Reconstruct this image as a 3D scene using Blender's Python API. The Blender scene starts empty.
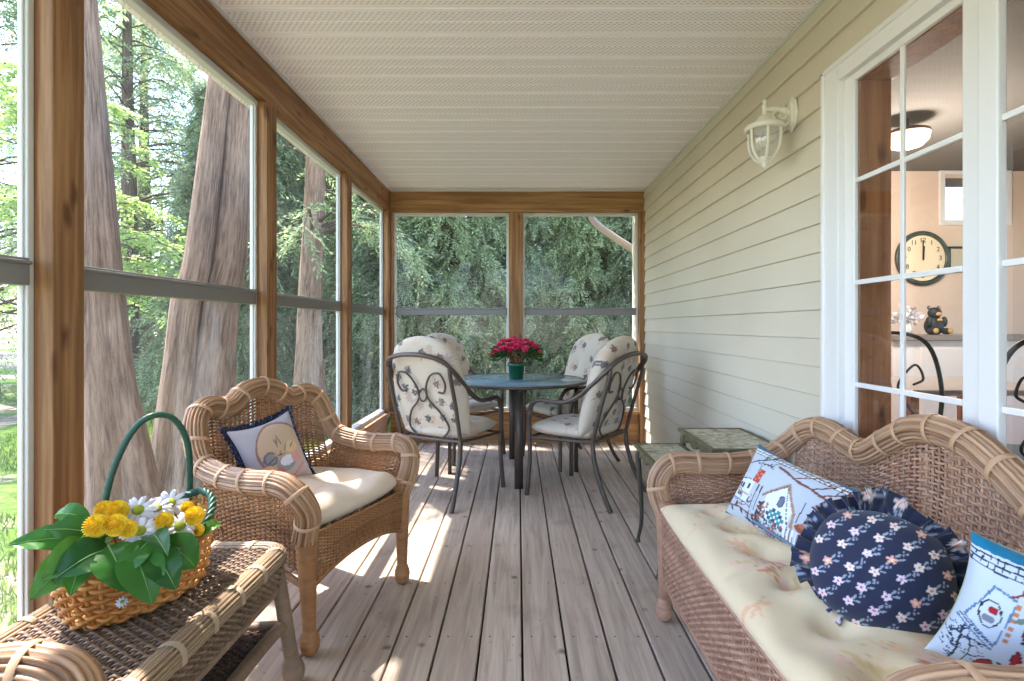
import bpy, math, random
import numpy as np
from mathutils import Vector, Matrix
from math import sin, cos, pi, radians
random.seed(7); rng = np.random.default_rng(7)
SC = bpy.context.scene
COL = SC.collection

# ------------------------------------------------------------------ mesh collecting
class MB:
    def __init__(s):
        s.v = []; s.q = []; s.t = []; s.n = 0; s.uv = []; s.c = []; s.poly = []
    def add(s, v, q=None, t=None, uv=None, col=None, m=0):
        v = np.asarray(v, float).reshape(-1, 3)
        if q is not None and len(q): s.q.append((np.asarray(q, int).reshape(-1, 4) + s.n, m))
        if t is not None and len(t): s.t.append((np.asarray(t, int).reshape(-1, 3) + s.n, m))
        s.uv.append(np.zeros((len(v), 2)) if uv is None else np.asarray(uv, float).reshape(-1, 2))
        s.c.append(np.ones((len(v), 3)) if col is None else np.broadcast_to(np.asarray(col, float), (len(v), 3)))
        s.v.append(v); s.n += len(v)
        return s
    def box(s, lo, hi, m=0, rot=None, at=None):
        x0, y0, z0 = lo; x1, y1, z1 = hi
        v = np.array([(x0,y0,z0),(x1,y0,z0),(x1,y1,z0),(x0,y1,z0),(x0,y0,z1),(x1,y0,z1),(x1,y1,z1),(x0,y1,z1)], float)
        if rot is not None:
            M = np.array(rot.to_3x3()); v = v @ M.T
        if at is not None: v = v + np.array(at)
        return s.add(v, [(0,3,2,1),(4,5,6,7),(0,1,5,4),(1,2,6,5),(2,3,7,6),(3,0,4,7)], m=m)
    def grid(s, P, uv=None, col=None, m=0, wrapu=False, wrapv=False, flip=False):
        P = np.asarray(P, float); a, b = P.shape[:2]
        I = np.arange(a*b).reshape(a, b)
        A = np.vstack([I, I[:1]]) if wrapu else I
        if wrapv: A = np.hstack([A, A[:, :1]])
        q = np.stack([A[:-1,:-1], A[1:,:-1], A[1:,1:], A[:-1,1:]], -1).reshape(-1, 4)
        if flip: q = q[:, ::-1]
        return s.add(P.reshape(-1, 3), q, uv=None if uv is None else np.asarray(uv).reshape(-1, 2), col=None if col is None else np.asarray(col).reshape(-1, 3), m=m)
    def build(s, name, mats, parent=None, smooth=True, kind=None, bevel=0, colattr=False, link=True):
        me = bpy.data.meshes.new(name)
        V = np.concatenate(s.v); 
        q = np.concatenate([a for a, _ in s.q]) if s.q else np.zeros((0,4), int)
        t = np.concatenate([a for a, _ in s.t]) if s.t else np.zeros((0,3), int)
        mi = np.concatenate([np.full(len(a), m) for a, m in s.q] + [np.full(len(a), m) for a, m in s.t])
        me.vertices.add(len(V)); me.vertices.foreach_set('co', V.ravel())
        loops = np.concatenate([q.ravel(), t.ravel()]); me.loops.add(len(loops)); me.loops.foreach_set('vertex_index', loops.astype(np.int32))
        nf = len(q) + len(t); me.polygons.add(nf)
        st = np.concatenate([np.arange(len(q))*4, len(q)*4 + np.arange(len(t))*3])
        me.polygons.foreach_set('loop_start', st.astype(np.int32))
        me.polygons.foreach_set('material_index', mi.astype(np.int32))
        me.polygons.foreach_set('use_smooth', np.full(nf, smooth))
        uvl = me.uv_layers.new(name='UVMap'); UV = np.concatenate(s.uv)[loops]
        uvl.data.foreach_set('uv', UV.ravel())
        if colattr:
            ca = me.color_attributes.new('Col', 'FLOAT_COLOR', 'POINT')
            C = np.ones((len(V), 4)); C[:, :3] = np.concatenate(s.c); ca.data.foreach_set('color', C.ravel())
        me.update(calc_edges=True); me.validate()
        for m in (mats if isinstance(mats, (list, tuple)) else [mats]): me.materials.append(m)
        o = bpy.data.objects.new(name, me)
        if link: COL.objects.link(o)
        if parent is not None: o.parent = parent
        if kind: o['kind'] = kind
        if bevel:
            b = o.modifiers.new('b', 'BEVEL'); b.width = bevel; b.segments = 2; b.limit_method = 'ANGLE'; b.angle_limit = radians(40)
            if smooth is False:
                for p in me.polygons: p.use_smooth = False
        return o

def spline(pts, n=8, closed=False):
    P = [np.array(p, float) for p in pts]; out = []
    N = len(P); segs = N if closed else N - 1
    for i in range(segs):
        p1, p2 = P[i], P[(i+1) % N]
        p0 = P[i-1] if (i > 0 or closed) else 2*p1 - p2
        p3 = P[(i+2) % N] if (i+2 < N or closed) else 2*p2 - p1
        for k in range(n):
            t = k/n
            out.append(.5*((2*p1) + (-p0+p2)*t + (2*p0-5*p1+4*p2-p3)*t*t + (-p0+3*p1-3*p2+p3)*t**3))
    if not closed: out.append(P[-1])
    return np.array(out)

def resample(P, n):
    P = np.asarray(P, float); d = np.r_[0, np.cumsum(np.linalg.norm(np.diff(P, axis=0), axis=1))]
    t = np.linspace(0, d[-1], n)
    return np.stack([np.interp(t, d, P[:, k]) for k in range(P.shape[1])], 1)

def frames(P, closed=False, up=None):
    P = np.asarray(P, float); T = np.gradient(P, axis=0)
    if closed:
        T = np.roll(P, -1, 0) - np.roll(P, 1, 0)
    T /= np.linalg.norm(T, axis=1)[:, None] + 1e-12
    if up is not None:
        up = np.asarray(up, float); U = np.broadcast_to(up, P.shape)
        B = np.cross(T, U); B /= np.linalg.norm(B, axis=1)[:, None] + 1e-9; N = np.cross(B, T); return T, N, B
    N = np.zeros_like(P); a = np.array([0,0,1.]) if abs(T[0][2]) < .9 else np.array([1.,0,0])
    n = np.cross(np.cross(T[0], a), T[0]); n /= np.linalg.norm(n); N[0] = n
    for i in range(1, len(P)):
        n = N[i-1] - T[i]*np.dot(N[i-1], T[i]); N[i] = n/(np.linalg.norm(n) + 1e-12)
    return T, N, np.cross(T, N)

def tube(mb, P, r, sides=8, closed=False, up=None, ry=None, lobes=0, lobe=.0, m=0, cap=True, col=None, u0=0, square=False):
    P = np.asarray(P, float); n = len(P); T, N, B = frames(P, closed, up)
    r = np.broadcast_to(np.asarray(r, float), (n,)); rY = r if ry is None else np.broadcast_to(np.asarray(ry, float), (n,))
    a = np.arange(sides)/sides*2*pi
    k = np.ones(sides)
    if lobes: k = 1 - lobe + lobe*np.abs(np.cos(a*lobes/2))**.6
    ca, sa = np.cos(a)*k, np.sin(a)*k
    if square:
        ca = np.sign(np.cos(a))*np.abs(np.cos(a))**.35; sa = np.sign(np.sin(a))*np.abs(np.sin(a))**.35
    G = P[:, None] + N[:, None]*(ca[None, :, None]*r[:, None, None]) + B[:, None]*(sa[None, :, None]*rY[:, None, None])
    d = np.r_[0, np.cumsum(np.linalg.norm(np.diff(P, axis=0), axis=1))] + u0
    uv = np.stack([np.broadcast_to(d[:, None], (n, sides)), np.broadcast_to(a[None]/(2*pi), (n, sides))], -1)
    base = mb.n
    mb.grid(G, uv=uv, m=m, wrapv=True, wrapu=closed, col=None if col is None else np.broadcast_to(col, G.shape), flip=True)
    if cap and not closed:
        for idx, fl in ((0, False), (n-1, True)):
            c = P[idx]; ring = G[idx]
            I = np.arange(sides); t = np.stack([np.full(sides, sides), (I+1) % sides, I] if fl is False else [np.full(sides, sides), I, (I+1) % sides], 1)
            mb.add(np.vstack([ring, c]), t=t[:, ::-1], m=m, col=col)
    return mb

def lathe(mb, prof, c=(0,0,0), seg=24, m=0, col=None, sq=1.0, flut=0, fl=0):
    p = np.array(prof, float); a = np.arange(seg)/seg*2*pi
    k = 1 + (fl*np.cos(a*flut) if flut else 0)
    G = np.stack([p[:, :1]*(np.cos(a)*k)[None], p[:, :1]*(np.sin(a)*k)[None]*sq, np.broadcast_to(p[:, 1:2], (len(p), seg))], -1) + np.array(c)
    uv = np.stack([np.broadcast_to(p[:, 1:2], (len(p), seg)), np.broadcast_to(a[None]/(2*pi), (len(p), seg))], -1)
    mb.grid(G, uv=uv, wrapv=True, m=m, col=None if col is None else np.broadcast_to(col, G.shape), flip=True)
    return mb

def empty(name, loc=(0,0,0), rz=0, label=None, cat=None, group=None, kind=None):
    o = bpy.data.objects.new(name, None); COL.objects.link(o); o.location = loc; o.rotation_euler = (0,0,rz)
    o.empty_display_size = .05
    return tag(o, label, cat, group, kind)
def tag(o, label=None, cat=None, group=None, kind=None):
    if label: o['label'] = label
    if cat: o['category'] = cat
    if group: o['group'] = group
    if kind: o['kind'] = kind
    return o
def copy_tree(o, parent=None):
    c = o.copy(); COL.objects.link(c)
    if parent is not None: c.parent = parent
    for ch in list(o.children): copy_tree(ch, c)
    return c

# ------------------------------------------------------------------ raster for woven / printed cloth
class Art:
    """A little canvas: coordinates 0..w, 0..h in cm of cloth, colours are the cloth's own dye."""
    def __init__(s, w, h, res, bg):
        s.W, s.H = int(w*res), int(h*res); s.r = res
        s.a = np.ones((s.H, s.W, 3))*np.array(bg)
        s.Y, s.X = np.mgrid[0:s.H, 0:s.W]; s.X = (s.X+.5)/res; s.Y = (s.Y+.5)/res
    def put(s, mask, c): s.a[mask] = c
    def ell(s, x, y, a, b, c, rot=0, ring=None):
        dx, dy = s.X-x, s.Y-y; u = dx*cos(rot)+dy*sin(rot); v = -dx*sin(rot)+dy*cos(rot)
        d = (u/a)**2+(v/b)**2; mk = d < 1
        if ring: mk &= (u/(a-ring))**2+(v/(b-ring))**2 > 1
        s.put(mk, c)
    def rect(s, x0, y0, x1, y1, c): s.put((s.X>=x0)&(s.X<=x1)&(s.Y>=y0)&(s.Y<=y1), c)
    def line(s, pts, w, c, w2=None):
        for i in range(len(pts)-1):
            (x0,y0),(x1,y1) = pts[i], pts[i+1]; L = (x1-x0)**2+(y1-y0)**2+1e-9
            t = np.clip(((s.X-x0)*(x1-x0)+(s.Y-y0)*(y1-y0))/L, 0, 1)
            s.put(np.hypot(s.X-x0-t*(x1-x0), s.Y-y0-t*(y1-y0)) < w/2, c)
    def poly(s, pts, c):
        ins = np.zeros(s.X.shape, bool); n = len(pts)
        for i in range(n):
            (x0,y0),(x1,y1) = pts[i], pts[(i+1) % n]
            cr = ((y0 > s.Y) != (y1 > s.Y)); xx = (x1-x0)*(s.Y-y0)/((y1-y0) if y1 != y0 else 1e-9)+x0
            ins ^= cr & (s.X < xx)
        s.put(ins, c)
    def leaf(s, x, y, L, w, rot, c): s.ell(x+cos(rot)*L/2, y+sin(rot)*L/2, L/2, w/2, c, rot)
    def branch(s, x, y, ang, L, w, c, leafc=None, depth=2, curl=.6, R=None):
        R = R or random; pts = [(x, y)]
        for i in range(6):
            ang += R.uniform(-curl, curl)*.6; x += cos(ang)*L/6; y += sin(ang)*L/6; pts.append((x, y))
            if leafc is not None and R.random() < .7: s.leaf(x, y, L*.13, L*.07, ang+R.choice((-1,1))*1.0, leafc)
            if depth and i in (1, 3, 4): s.branch(x, y, ang+R.choice((-1,1))*R.uniform(.5, 1.0), L*.45, w*.6, c, leafc, depth-1, curl, R)
        s.line(pts, w, c)
    def sample(s, u, v):
        i = np.clip((v*s.H).astype(int), 0, s.H-1); j = np.clip((u*s.W).astype(int), 0, s.W-1)
        return s.a[i, j]
FONT = {'Q':['01110','10001','10001','10001','10101','10010','01101'],'U':['10001']*6+['01110'],'A':['01110','10001','10001','11111','10001','10001','10001'],
 'R':['11110','10001','10001','11110','10100','10010','10001'],'Y':['10001','10001','01010','00100','00100','00100','00100'],'S':['01111','10000','10000','01110','00001','00001','11110']}
def art_text(a, txt, x, y, h, c):
    px = h/7
    for ch in txt:
        for r, row in enumerate(FONT[ch]):
            for k, b in enumerate(row):
                if b == '1': a.rect(x+k*px*.8, y-(r+1)*px, x+(k+1.15)*px*.8, y-r*px+.02, c)
        x += px*5.4*.8+px*.4
    return x

# ------------------------------------------------------------------ materials
def mat(name, base=(.5,.5,.5), rough=.6, metal=0, spec=.5):
    m = bpy.data.materials.new(name); m.use_nodes = True; b = m.node_tree.nodes['Principled BSDF']
    b.inputs['Base Color'].default_value = (*base, 1); b.inputs['Roughness'].default_value = rough
    b.inputs['Metallic'].default_value = metal; b.inputs['Specular IOR Level'].default_value = spec
    return m
class NT:
    def __init__(s, m): s.m = m; s.t = m.node_tree; s.b = s.t.nodes.get('Principled BSDF')
    def n(s, typ, **kw):
        o = s.t.nodes.new(typ)
        for k, v in kw.items():
            if k in o.inputs: s.set(o.inputs[k], v)
            else: setattr(o, k, v)
        return o
    def set(s, inp, v):
        if isinstance(v, bpy.types.NodeSocket): s.t.links.new(v, inp)
        elif isinstance(v, (tuple, list)) and inp.type == 'RGBA' and len(v) == 3: inp.default_value = (*v, 1)
        else: inp.default_value = v
    def coord(s, kind='Object', scale=(1,1,1), rot=(0,0,0), loc=(0,0,0)):
        t = s.n('ShaderNodeTexCoord'); mp = s.n('ShaderNodeMapping'); s.t.links.new(t.outputs[kind], mp.inputs[0])
        mp.inputs['Scale'].default_value = scale; mp.inputs['Rotation'].default_value = rot; mp.inputs['Location'].default_value = loc
        return mp.outputs[0]
    def noise(s, vec, scale=5, detail=4, rough=.55, dist=0):
        o = s.n('ShaderNodeTexNoise'); s.set(o.inputs['Vector'], vec); o.inputs['Scale'].default_value = scale
        o.inputs['Detail'].default_value = detail; o.inputs['Roughness'].default_value = rough; o.inputs['Distortion'].default_value = dist
        return o.outputs['Fac']
    def ramp(s, fac, stops, mode='LINEAR'):
        o = s.n('ShaderNodeValToRGB'); s.set(o.inputs[0], fac); e = o.color_ramp.elements; o.color_ramp.interpolation = mode
        while len(e) < len(stops): e.new(.5)
        for i, (p, c) in enumerate(stops): e[i].position = p; e[i].color = (*c, 1) if len(c) == 3 else c
        return o.outputs[0]
    def mix(s, f, a, b, blend='MIX'):
        o = s.n('ShaderNodeMix'); o.data_type = 'RGBA'; o.blend_type = blend
        s.set(o.inputs[0], f); s.set(o.inputs[6], a); s.set(o.inputs[7], b); return o.outputs[2]
    def math(s, op, a, b=0.0, c=0.0):
        o = s.n('ShaderNodeMath'); o.operation = op; s.set(o.inputs[0], a); s.set(o.inputs[1], b)
        if len(o.inputs) > 2: s.set(o.inputs[2], c)
        return o.outputs[0]
    def sep(s, v): o = s.n('ShaderNodeSeparateXYZ'); s.set(o.inputs[0], v); return o.outputs
    def bump(s, h, strength=.3, dist=.002):
        o = s.n('ShaderNodeBump'); o.inputs['Strength'].default_value = strength; o.inputs['Distance'].default_value = dist
        s.set(o.inputs['Height'], h); s.t.links.new(o.outputs[0], s.b.inputs['Normal'])
    def base(s, c): s.set(s.b.inputs['Base Color'], c)
    def island(s): return s.n('ShaderNodeNewGeometry').outputs['Random Per Island']
def sr(r, g, b):  # sRGB 0-255 -> linear
    f = lambda c: (c/255/12.92) if c/255 <= .04045 else ((c/255+.055)/1.055)**2.4
    return (f(r), f(g), f(b))

def wood_mat(name, axis, c0, c1, knot, rough=.55):
    m = mat(name, rough=rough, spec=.3); N = NT(m)
    sc = [34, 34, 34]; sc[axis] = 1.3
    v = N.coord('Object', tuple(sc)); g = N.noise(v, 1.0, 6, .6, .6)
    v2 = N.coord('Object', tuple(3 if k != axis else .5 for k in range(3))); g2 = N.noise(v2, 1.5, 3)
    col = N.ramp(g, [(.28, tuple(a*.85 for a in c0)), (.42, c0), (.54, tuple((a+b)/2 for a, b in zip(c0, c1))), (.68, c1)])
    col = N.mix(N.math('MULTIPLY', g2, .45), col, c0)
    vk0 = N.coord('Object', tuple(11 if k != axis else 4.2 for k in range(3)))
    va = N.n('ShaderNodeVectorMath'); va.operation = 'ADD'; N.set(va.inputs[0], vk0); vn_ = N.n('ShaderNodeTexNoise'); N.set(vn_.inputs['Vector'], vk0); vn_.inputs['Scale'].default_value = 2.0
    vs_ = N.n('ShaderNodeVectorMath'); vs_.operation = 'SCALE'; N.set(vs_.inputs[0], vn_.outputs['Color']); vs_.inputs['Scale'].default_value = .35; N.set(va.inputs[1], vs_.outputs[0]); vk = va.outputs[0]
    vo = N.n('ShaderNodeTexVoronoi'); N.set(vo.inputs['Vector'], vk); vo.inputs['Scale'].default_value = 1.0
    k = N.ramp(vo.outputs['Distance'], [(.08, (1,1,1)), (.23, (0,0,0))])
    rsep = N.sep(vo.outputs['Color']); k = N.math('MULTIPLY', k, N.math('GREATER_THAN', rsep[0], .42))
    col = N.mix(N.math('MULTIPLY', k, .85), col, knot)
    N.base(col); N.bump(g, .25, .001); return m
M = {}
M['post'] = wood_mat('post_wood', 2, sr(126,88,56), sr(180,138,96), sr(84,50,28))
M['beam_y'] = wood_mat('beam_wood_long', 1, sr(124,86,54), sr(178,136,92), sr(84,50,28))
M['beam_x'] = wood_mat('beam_wood_cross', 0, sr(136,98,60), sr(188,146,100), sr(84,50,28))
M['knee'] = wood_mat('pale_board', 1, sr(176,134,104), sr(208,170,140), sr(120,80,56))
M['jamb'] = wood_mat('stained_jamb', 2, sr(146,96,62), sr(184,132,92), sr(90,50,28), .35)

def deck_mat():
    m = mat('deck_boards', rough=.75, spec=.25); N = NT(m)
    isl = N.island(); off = N.n('ShaderNodeCombineXYZ', X=N.math('MULTIPLY', isl, 37.0), Y=N.math('MULTIPLY', isl, 91.0))
    add = N.n('ShaderNodeVectorMath'); add.operation = 'ADD'; N.set(add.inputs[0], N.coord('Object')); N.set(add.inputs[1], off.outputs[0])
    mp = N.n('ShaderNodeMapping'); N.set(mp.inputs[0], add.outputs[0]); mp.inputs['Scale'].default_value = (30, 1.6, 1)
    g = N.noise(mp.outputs[0], 1.2, 6, .62, .7)
    big = N.noise(add.outputs[0], 2.2, 4, .6)
    col = N.ramp(g, [(.28, sr(156,140,124)), (.5, sr(190,173,157)), (.72, sr(213,198,182))])
    col = N.mix(N.math('MULTIPLY', isl, .35), col, sr(150,130,116))
    st = N.ramp(big, [(.56, (0,0,0)), (.72, (1,1,1))]); col = N.mix(N.math('MULTIPLY', st, .45), col, sr(112,97,88))
    vo = N.n('ShaderNodeTexVoronoi'); N.set(vo.inputs['Vector'], add.outputs[0]); vo.inputs['Scale'].default_value = 5.5
    k = N.ramp(N.math('ADD', vo.outputs['Distance'], N.math('MULTIPLY', N.noise(add.outputs[0], 40, 3), .12)), [(.10, (1,1,1)), (.17, (0,0,0))])
    col = N.mix(N.math('MULTIPLY', k, .7), col, sr(84,66,56))
    vs = N.n('ShaderNodeTexVoronoi'); N.set(vs.inputs['Vector'], add.outputs[0]); vs.inputs['Scale'].default_value = 13
    k2 = N.ramp(vs.outputs['Distance'], [(.03, (1,1,1)), (.09, (0,0,0))]); col = N.mix(N.math('MULTIPLY', k2, .5), col, sr(90,74,66))
    N.base(col); N.bump(g, .4, .0015); return m
M['deck'] = deck_mat()
M['dark'] = mat('deck_underside', sr(40,34,30), .9)
M['screw'] = mat('screw_heads', sr(70,62,58), .5, .6)
def vinyl_siding():
    m = mat('siding_vinyl', sr(210,200,180), .45, spec=.35); N = NT(m)
    g = N.noise(N.coord('Object', (3, 1.2, 40)), 2, 4); N.bump(g, .12, .001)
    N.base(N.ramp(N.noise(N.coord('Object'), 1.3, 2), [(.3, sr(206,196,178)), (.7, sr(215,206,188))])); return m
M['siding'] = vinyl_siding()
def soffit():
    m = mat('perforated_soffit', sr(232,229,224), .5, spec=.3); N = NT(m)
    X, Y, Z = N.sep(N.coord('Object'))[:3]
    # rows of little slots, staggered; none along the folds between the panels
    ry = N.math('DIVIDE', Y, .0125); row = N.math('FLOOR', ry); fy = N.math('FRACT', ry)
    rx = N.math('ADD', N.math('DIVIDE', X, .026), N.math('MULTIPLY', row, .37)); fx = N.math('FRACT', rx)
    dx = N.math('ABSOLUTE', N.math('SUBTRACT', fx, .5)); dy = N.math('ABSOLUTE', N.math('SUBTRACT', fy, .5))
    hole = N.math('MULTIPLY', N.math('LESS_THAN', dx, .21), N.math('LESS_THAN', dy, .19))
    pf = N.math('FRACT', N.math('DIVIDE', N.math('ADD', Y, 10.0), .2)); band = N.math('LESS_THAN', N.math('ABSOLUTE', N.math('SUBTRACT', pf, .5)), .36)
    hole = N.math('MULTIPLY', hole, band)
    N.base(N.mix(hole, sr(244,238,239), sr(184,179,179))); return m
M['soffit'] = soffit()
M['white'] = mat('white_vinyl', sr(228,226,227), .35)
M['gray_rail'] = mat('grey_sash_rail', sr(120,118,116), .45)
M['track'] = mat('white_window_track', sr(205,206,202), .4)

def film(name, haze=.06, refl=1.0, streak=.1, tint=(1,1,1)):
    m = bpy.data.materials.new(name); m.use_nodes = True; t = m.node_tree; t.nodes.clear(); N = NT(m)
    out = N.n('ShaderNodeOutputMaterial'); tr = N.n('ShaderNodeBsdfTransparent'); tr.inputs[0].default_value = (*tint, 1)
    gl = N.n('ShaderNodeBsdfGlossy'); gl.inputs['Roughness'].default_value = .02; gl.inputs[0].default_value = (1,1,1,1)
    df = N.n('ShaderNodeBsdfTranslucent'); df.inputs[0].default_value = (.85,.85,.85,1)
    d2 = N.n('ShaderNodeBsdfDiffuse'); d2.inputs[0].default_value = (.85,.85,.85,1)
    mh = N.n('ShaderNodeMixShader'); mh.inputs[0].default_value = .5; t.links.new(df.outputs[0], mh.inputs[1]); t.links.new(d2.outputs[0], mh.inputs[2])
    w = N.noise(N.coord('Object', (3,3,.7)), 2.2, 3, .5, .8)
    hz = N.math('ADD', haze, N.math('MULTIPLY', N.math('SMOOTH_MAX' if False else 'MAXIMUM', N.math('SUBTRACT', w, .5), 0), streak*4))
    a = N.n('ShaderNodeMixShader'); N.set(a.inputs[0], hz); t.links.new(tr.outputs[0], a.inputs[1]); t.links.new(mh.outputs[0], a.inputs[2])
    lw = N.n('ShaderNodeLayerWeight'); lw.inputs[0].default_value = .5
    f = N.math('MULTIPLY', N.math('ADD', .05, N.math('MULTIPLY', N.math('POWER', lw.outputs['Facing'], 5.0), .95)), refl)
    f = N.math('MINIMUM', f, 1.0)
    b = N.n('ShaderNodeMixShader'); N.set(b.inputs[0], f); t.links.new(a.outputs[0], b.inputs[1]); t.links.new(gl.outputs[0], b.inputs[2])
    t.links.new(b.outputs[0], out.inputs[0]); return m
M['film'] = film('clear_vinyl_film', .02, .25, .02); M['film_low'] = film('glare_streaked_film', .03, .4, .09)  # pale haze streaks in the lower film stand in for glare
M['glass'] = film('door_glass', .01, 1.5, .0)
M['glass2'] = film('lantern_glass', .25, 1.2, .0)
# ================================================================== SETTING
XL, XR, YE, YB, ZC = -1.235, 1.225, 5.16, -1.9, 2.437
# --- deck
mb = MB(); k0 = -9
for k in range(k0, 9):
    x0 = .0195 + k*.1515; x1 = x0 + .1435
    x0 = max(x0, XL-.13); x1 = min(x1, XR+.01)
    ys = np.linspace(YB, YE+.1, 60); prof = [(x0, -.03), (x0, -.003), (x0+.004, 0), (x1-.004, 0), (x1, -.003), (x1, -.03)]
    wob = .0007*np.sin(ys*3+k)
    G = np.array([[(px, y, pz + w) for px, pz in prof] for y, w in zip(ys, wob)]); mb.grid(G)
for k in range(k0, 9):
    for y in np.arange(YB+.2, YE, .405):
        for dx in (.03, .115):
            x = .0195+k*.1515+dx
            if XL < x < XR:
                a = np.arange(6)/6*2*pi; mb.add(np.vstack([np.stack([x+.0042*np.cos(a), y+.0042*np.sin(a), np.full(6, .0012)], 1), [(x, y, .0006)]]), t=[(6, i, (i+1) % 6) for i in range(6)], m=2)
mb.box((XL-.15, YB, -.12), (XR+.02, YE+.1, -.031), m=1)
mb.build('floor', [M['deck'], M['dark'], M['screw']], smooth=False, kind='structure')
# --- ceiling: soffit panels, folds run across
mb = MB(); ys = []; zs = []
y = YB
step = .2
n0 = math.floor(YB/step)
for k in range(n0, int(YE/step)+2):
    b = k*step
    for f, z in ((0, .006), (.02, .006), (.035, 0), (.08, 0), (.115, .0), (.47, 0), (.5, .004), (.53, 0), (.885, 0), (.965, 0), (.98, .006)):
        ys.append(b+f*step); zs.append(ZC+z)
ys = np.array(ys); zs = np.array(zs); ok = (ys > YB) & (ys < YE+.02); ys, zs = ys[ok], zs[ok]
mb.grid(np.stack([np.stack([np.full(len(ys), XL-.02), ys, zs], 1), np.stack([np.full(len(ys), XR+.02), ys, zs], 1)], 0), flip=True)
mb.box((XL-.05, YB, ZC+.02), (XR+.1, YE+.1, ZC+.1))
mb.build('ceiling', M['soffit'], smooth=False, kind='structure')
mb = MB()
mb.box((XL, YB, ZC-.012), (XL+.012, YE, ZC+.001)); mb.box((XR-.014, YB, ZC-.014), (XR, YE, ZC+.001)); mb.box((XL, YE-.012, ZC-.01), (XR, YE, ZC+.001))
mb.build('trim_1', M['track'], smooth=False, kind='structure')
# roof above (keeps the sun off), with eaves and fascia
mb = MB(); mb.box((XL-.36, YB-.4, ZC+.14), (6.5, YE+.42, ZC+.2)); mb.box((XL-.38, YB-.4, ZC+.0), (XL-.36, YE+.42, ZC+.2)); mb.box((XL-.38, YE+.42, ZC+.0), (XR+.3, YE+.44, ZC+.2))
mb.build('roof', mat('roof_felt', sr(90,86,82), .9), smooth=False, kind='structure')
mb = MB(); mb.box((XL-.36, YB-.4, ZC-.02), (XL-.10, YE+.42, ZC+.0)); mb.box((XL-.36, YE+.10, ZC-.02), (XR+.2, YE+.42, ZC+.0))
mb.build('trim_2', M['soffit'], smooth=False, kind='structure')
# --- posts, beams, sills
tn = 3
def trim(lo, hi, m, bev=.004):
    global tn
    b = MB(); c = [(a+d)/2 for a, d in zip(lo, hi)]; b.box([a-k for a, k in zip(lo, c)], [a-k for a, k in zip(hi, c)])
    o = b.build('trim_%d' % tn, m, smooth=False, kind='structure', bevel=bev); o.location = c; tn += 1; return o
PW = .105
posts = [-.905, .31, 1.5255, 2.741, 3.98]      # far face of each post on the left
for yf in posts: trim((XL-.072, yf-PW, .306), (XL, yf, 2.239), M['post'])
trim((XL-.072, YE-.07, .305), (XL+.0, YE+.09, 2.24), M['post'])
trim((XL-.08, YB, 2.24), (XL, YE+.09, ZC-.001), M['beam_y'])
trim((XL, YE, 2.233), (XR, YE+.14, ZC-.001), M['beam_x'])
xa, xb = (509-518)*YE/535, (522.5-518)*YE/535
trim((xa, YE, .305), (xb, YE+.09, 2.233), M['post'])
trim((XL, YE+.005, .305), (XL+.025, YE+.14, 2.233), M['post'])
trim((XR-.055, YE-.03, .0), (XR, YE+.14, 2.233), M['post'])
# knee walls with ledges
trim((XL-.09, YB, 0.0), (XL-.02, YE, .275), M['knee']); trim((XL-.15, YB, .275), (XL+.005, YE, .305), M['knee'])
trim((XL, YE+.02, 0.0), (XR-.055, YE+.09, .275), M['beam_x']); trim((XL, YE-.01, .275), (XR-.055, YE+.15, .305), M['beam_x'])
# --- screened windows: track frame, two film panes, grey rail between
wn = 1
def window(p0, p1, z0=.305, z1=2.24, nrm=(1,0,0)):
    """p0,p1: ends of the opening in the plane of the track"""
    global wn
    d = np.array(p1)-np.array(p0); L = np.linalg.norm(d); a = math.atan2(d[1], d[0])
    w = empty('window_%d' % wn, (*p0, 0), a, kind='structure'); wn += 1
    T = .020; s = MB()
    for lo, hi in (((0, -.014, z0), (T, .014, z1)), ((L-T, -.014, z0), (L, .014, z1)), ((0, -.03, z0), (L, .03, z0+.03)), ((0, -.018, z1-.03), (L, .018, z1)),
                   ((T, -.006, z0), (T+.006, .006, z1)), ((L-T-.006, -.006, z0), (L-T, .006, z1))): s.box(lo, hi)
    s.build('window_frame', M['track'], w, smooth=False, bevel=.003)
    r = MB(); r.box((T, -.022, 1.236), (L-T, .022, 1.308)); r.box((T, -.03, 1.290), (L-T, .03, 1.300)); r.build('mid_rail', M['gray_rail'], w, smooth=False, bevel=.004)
    for nm, a0, a1 in (('upper_pane', 1.3, z1-.03), ('lower_pane', z0+.02, 1.24)):
        g = MB(); nx, nz = 24, 24; X, Z = np.meshgrid(np.linspace(T, L-T, nx), np.linspace(a0, a1, nz), indexing='ij')
        Yv = .0025*np.sin(X*9+Z*5)+.002*np.sin(X*17-Z*3)
        g.grid(np.stack([X, Yv, Z], -1)); g.build(nm, M['film' if nm == 'upper_pane' else 'film_low'], w)
    return w
xt = XL-.063
pl = [-.905] + posts[1:] + [YE+.03]
allp = [YB] + [p for p in posts] + [YE-.07]
edges = []
prev = YB
for yf in posts: edges.append((prev, yf-PW)); prev = yf
edges.append((prev, YE-.07))
for a, b in edges:
    if b-a > .3: window((xt, a), (xt, b))
window((XL+.025, YE+.07), (xa, YE+.07), z1=2.233); window((xb, YE+.07), (XR-.055, YE+.07), z1=2.233)
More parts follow.
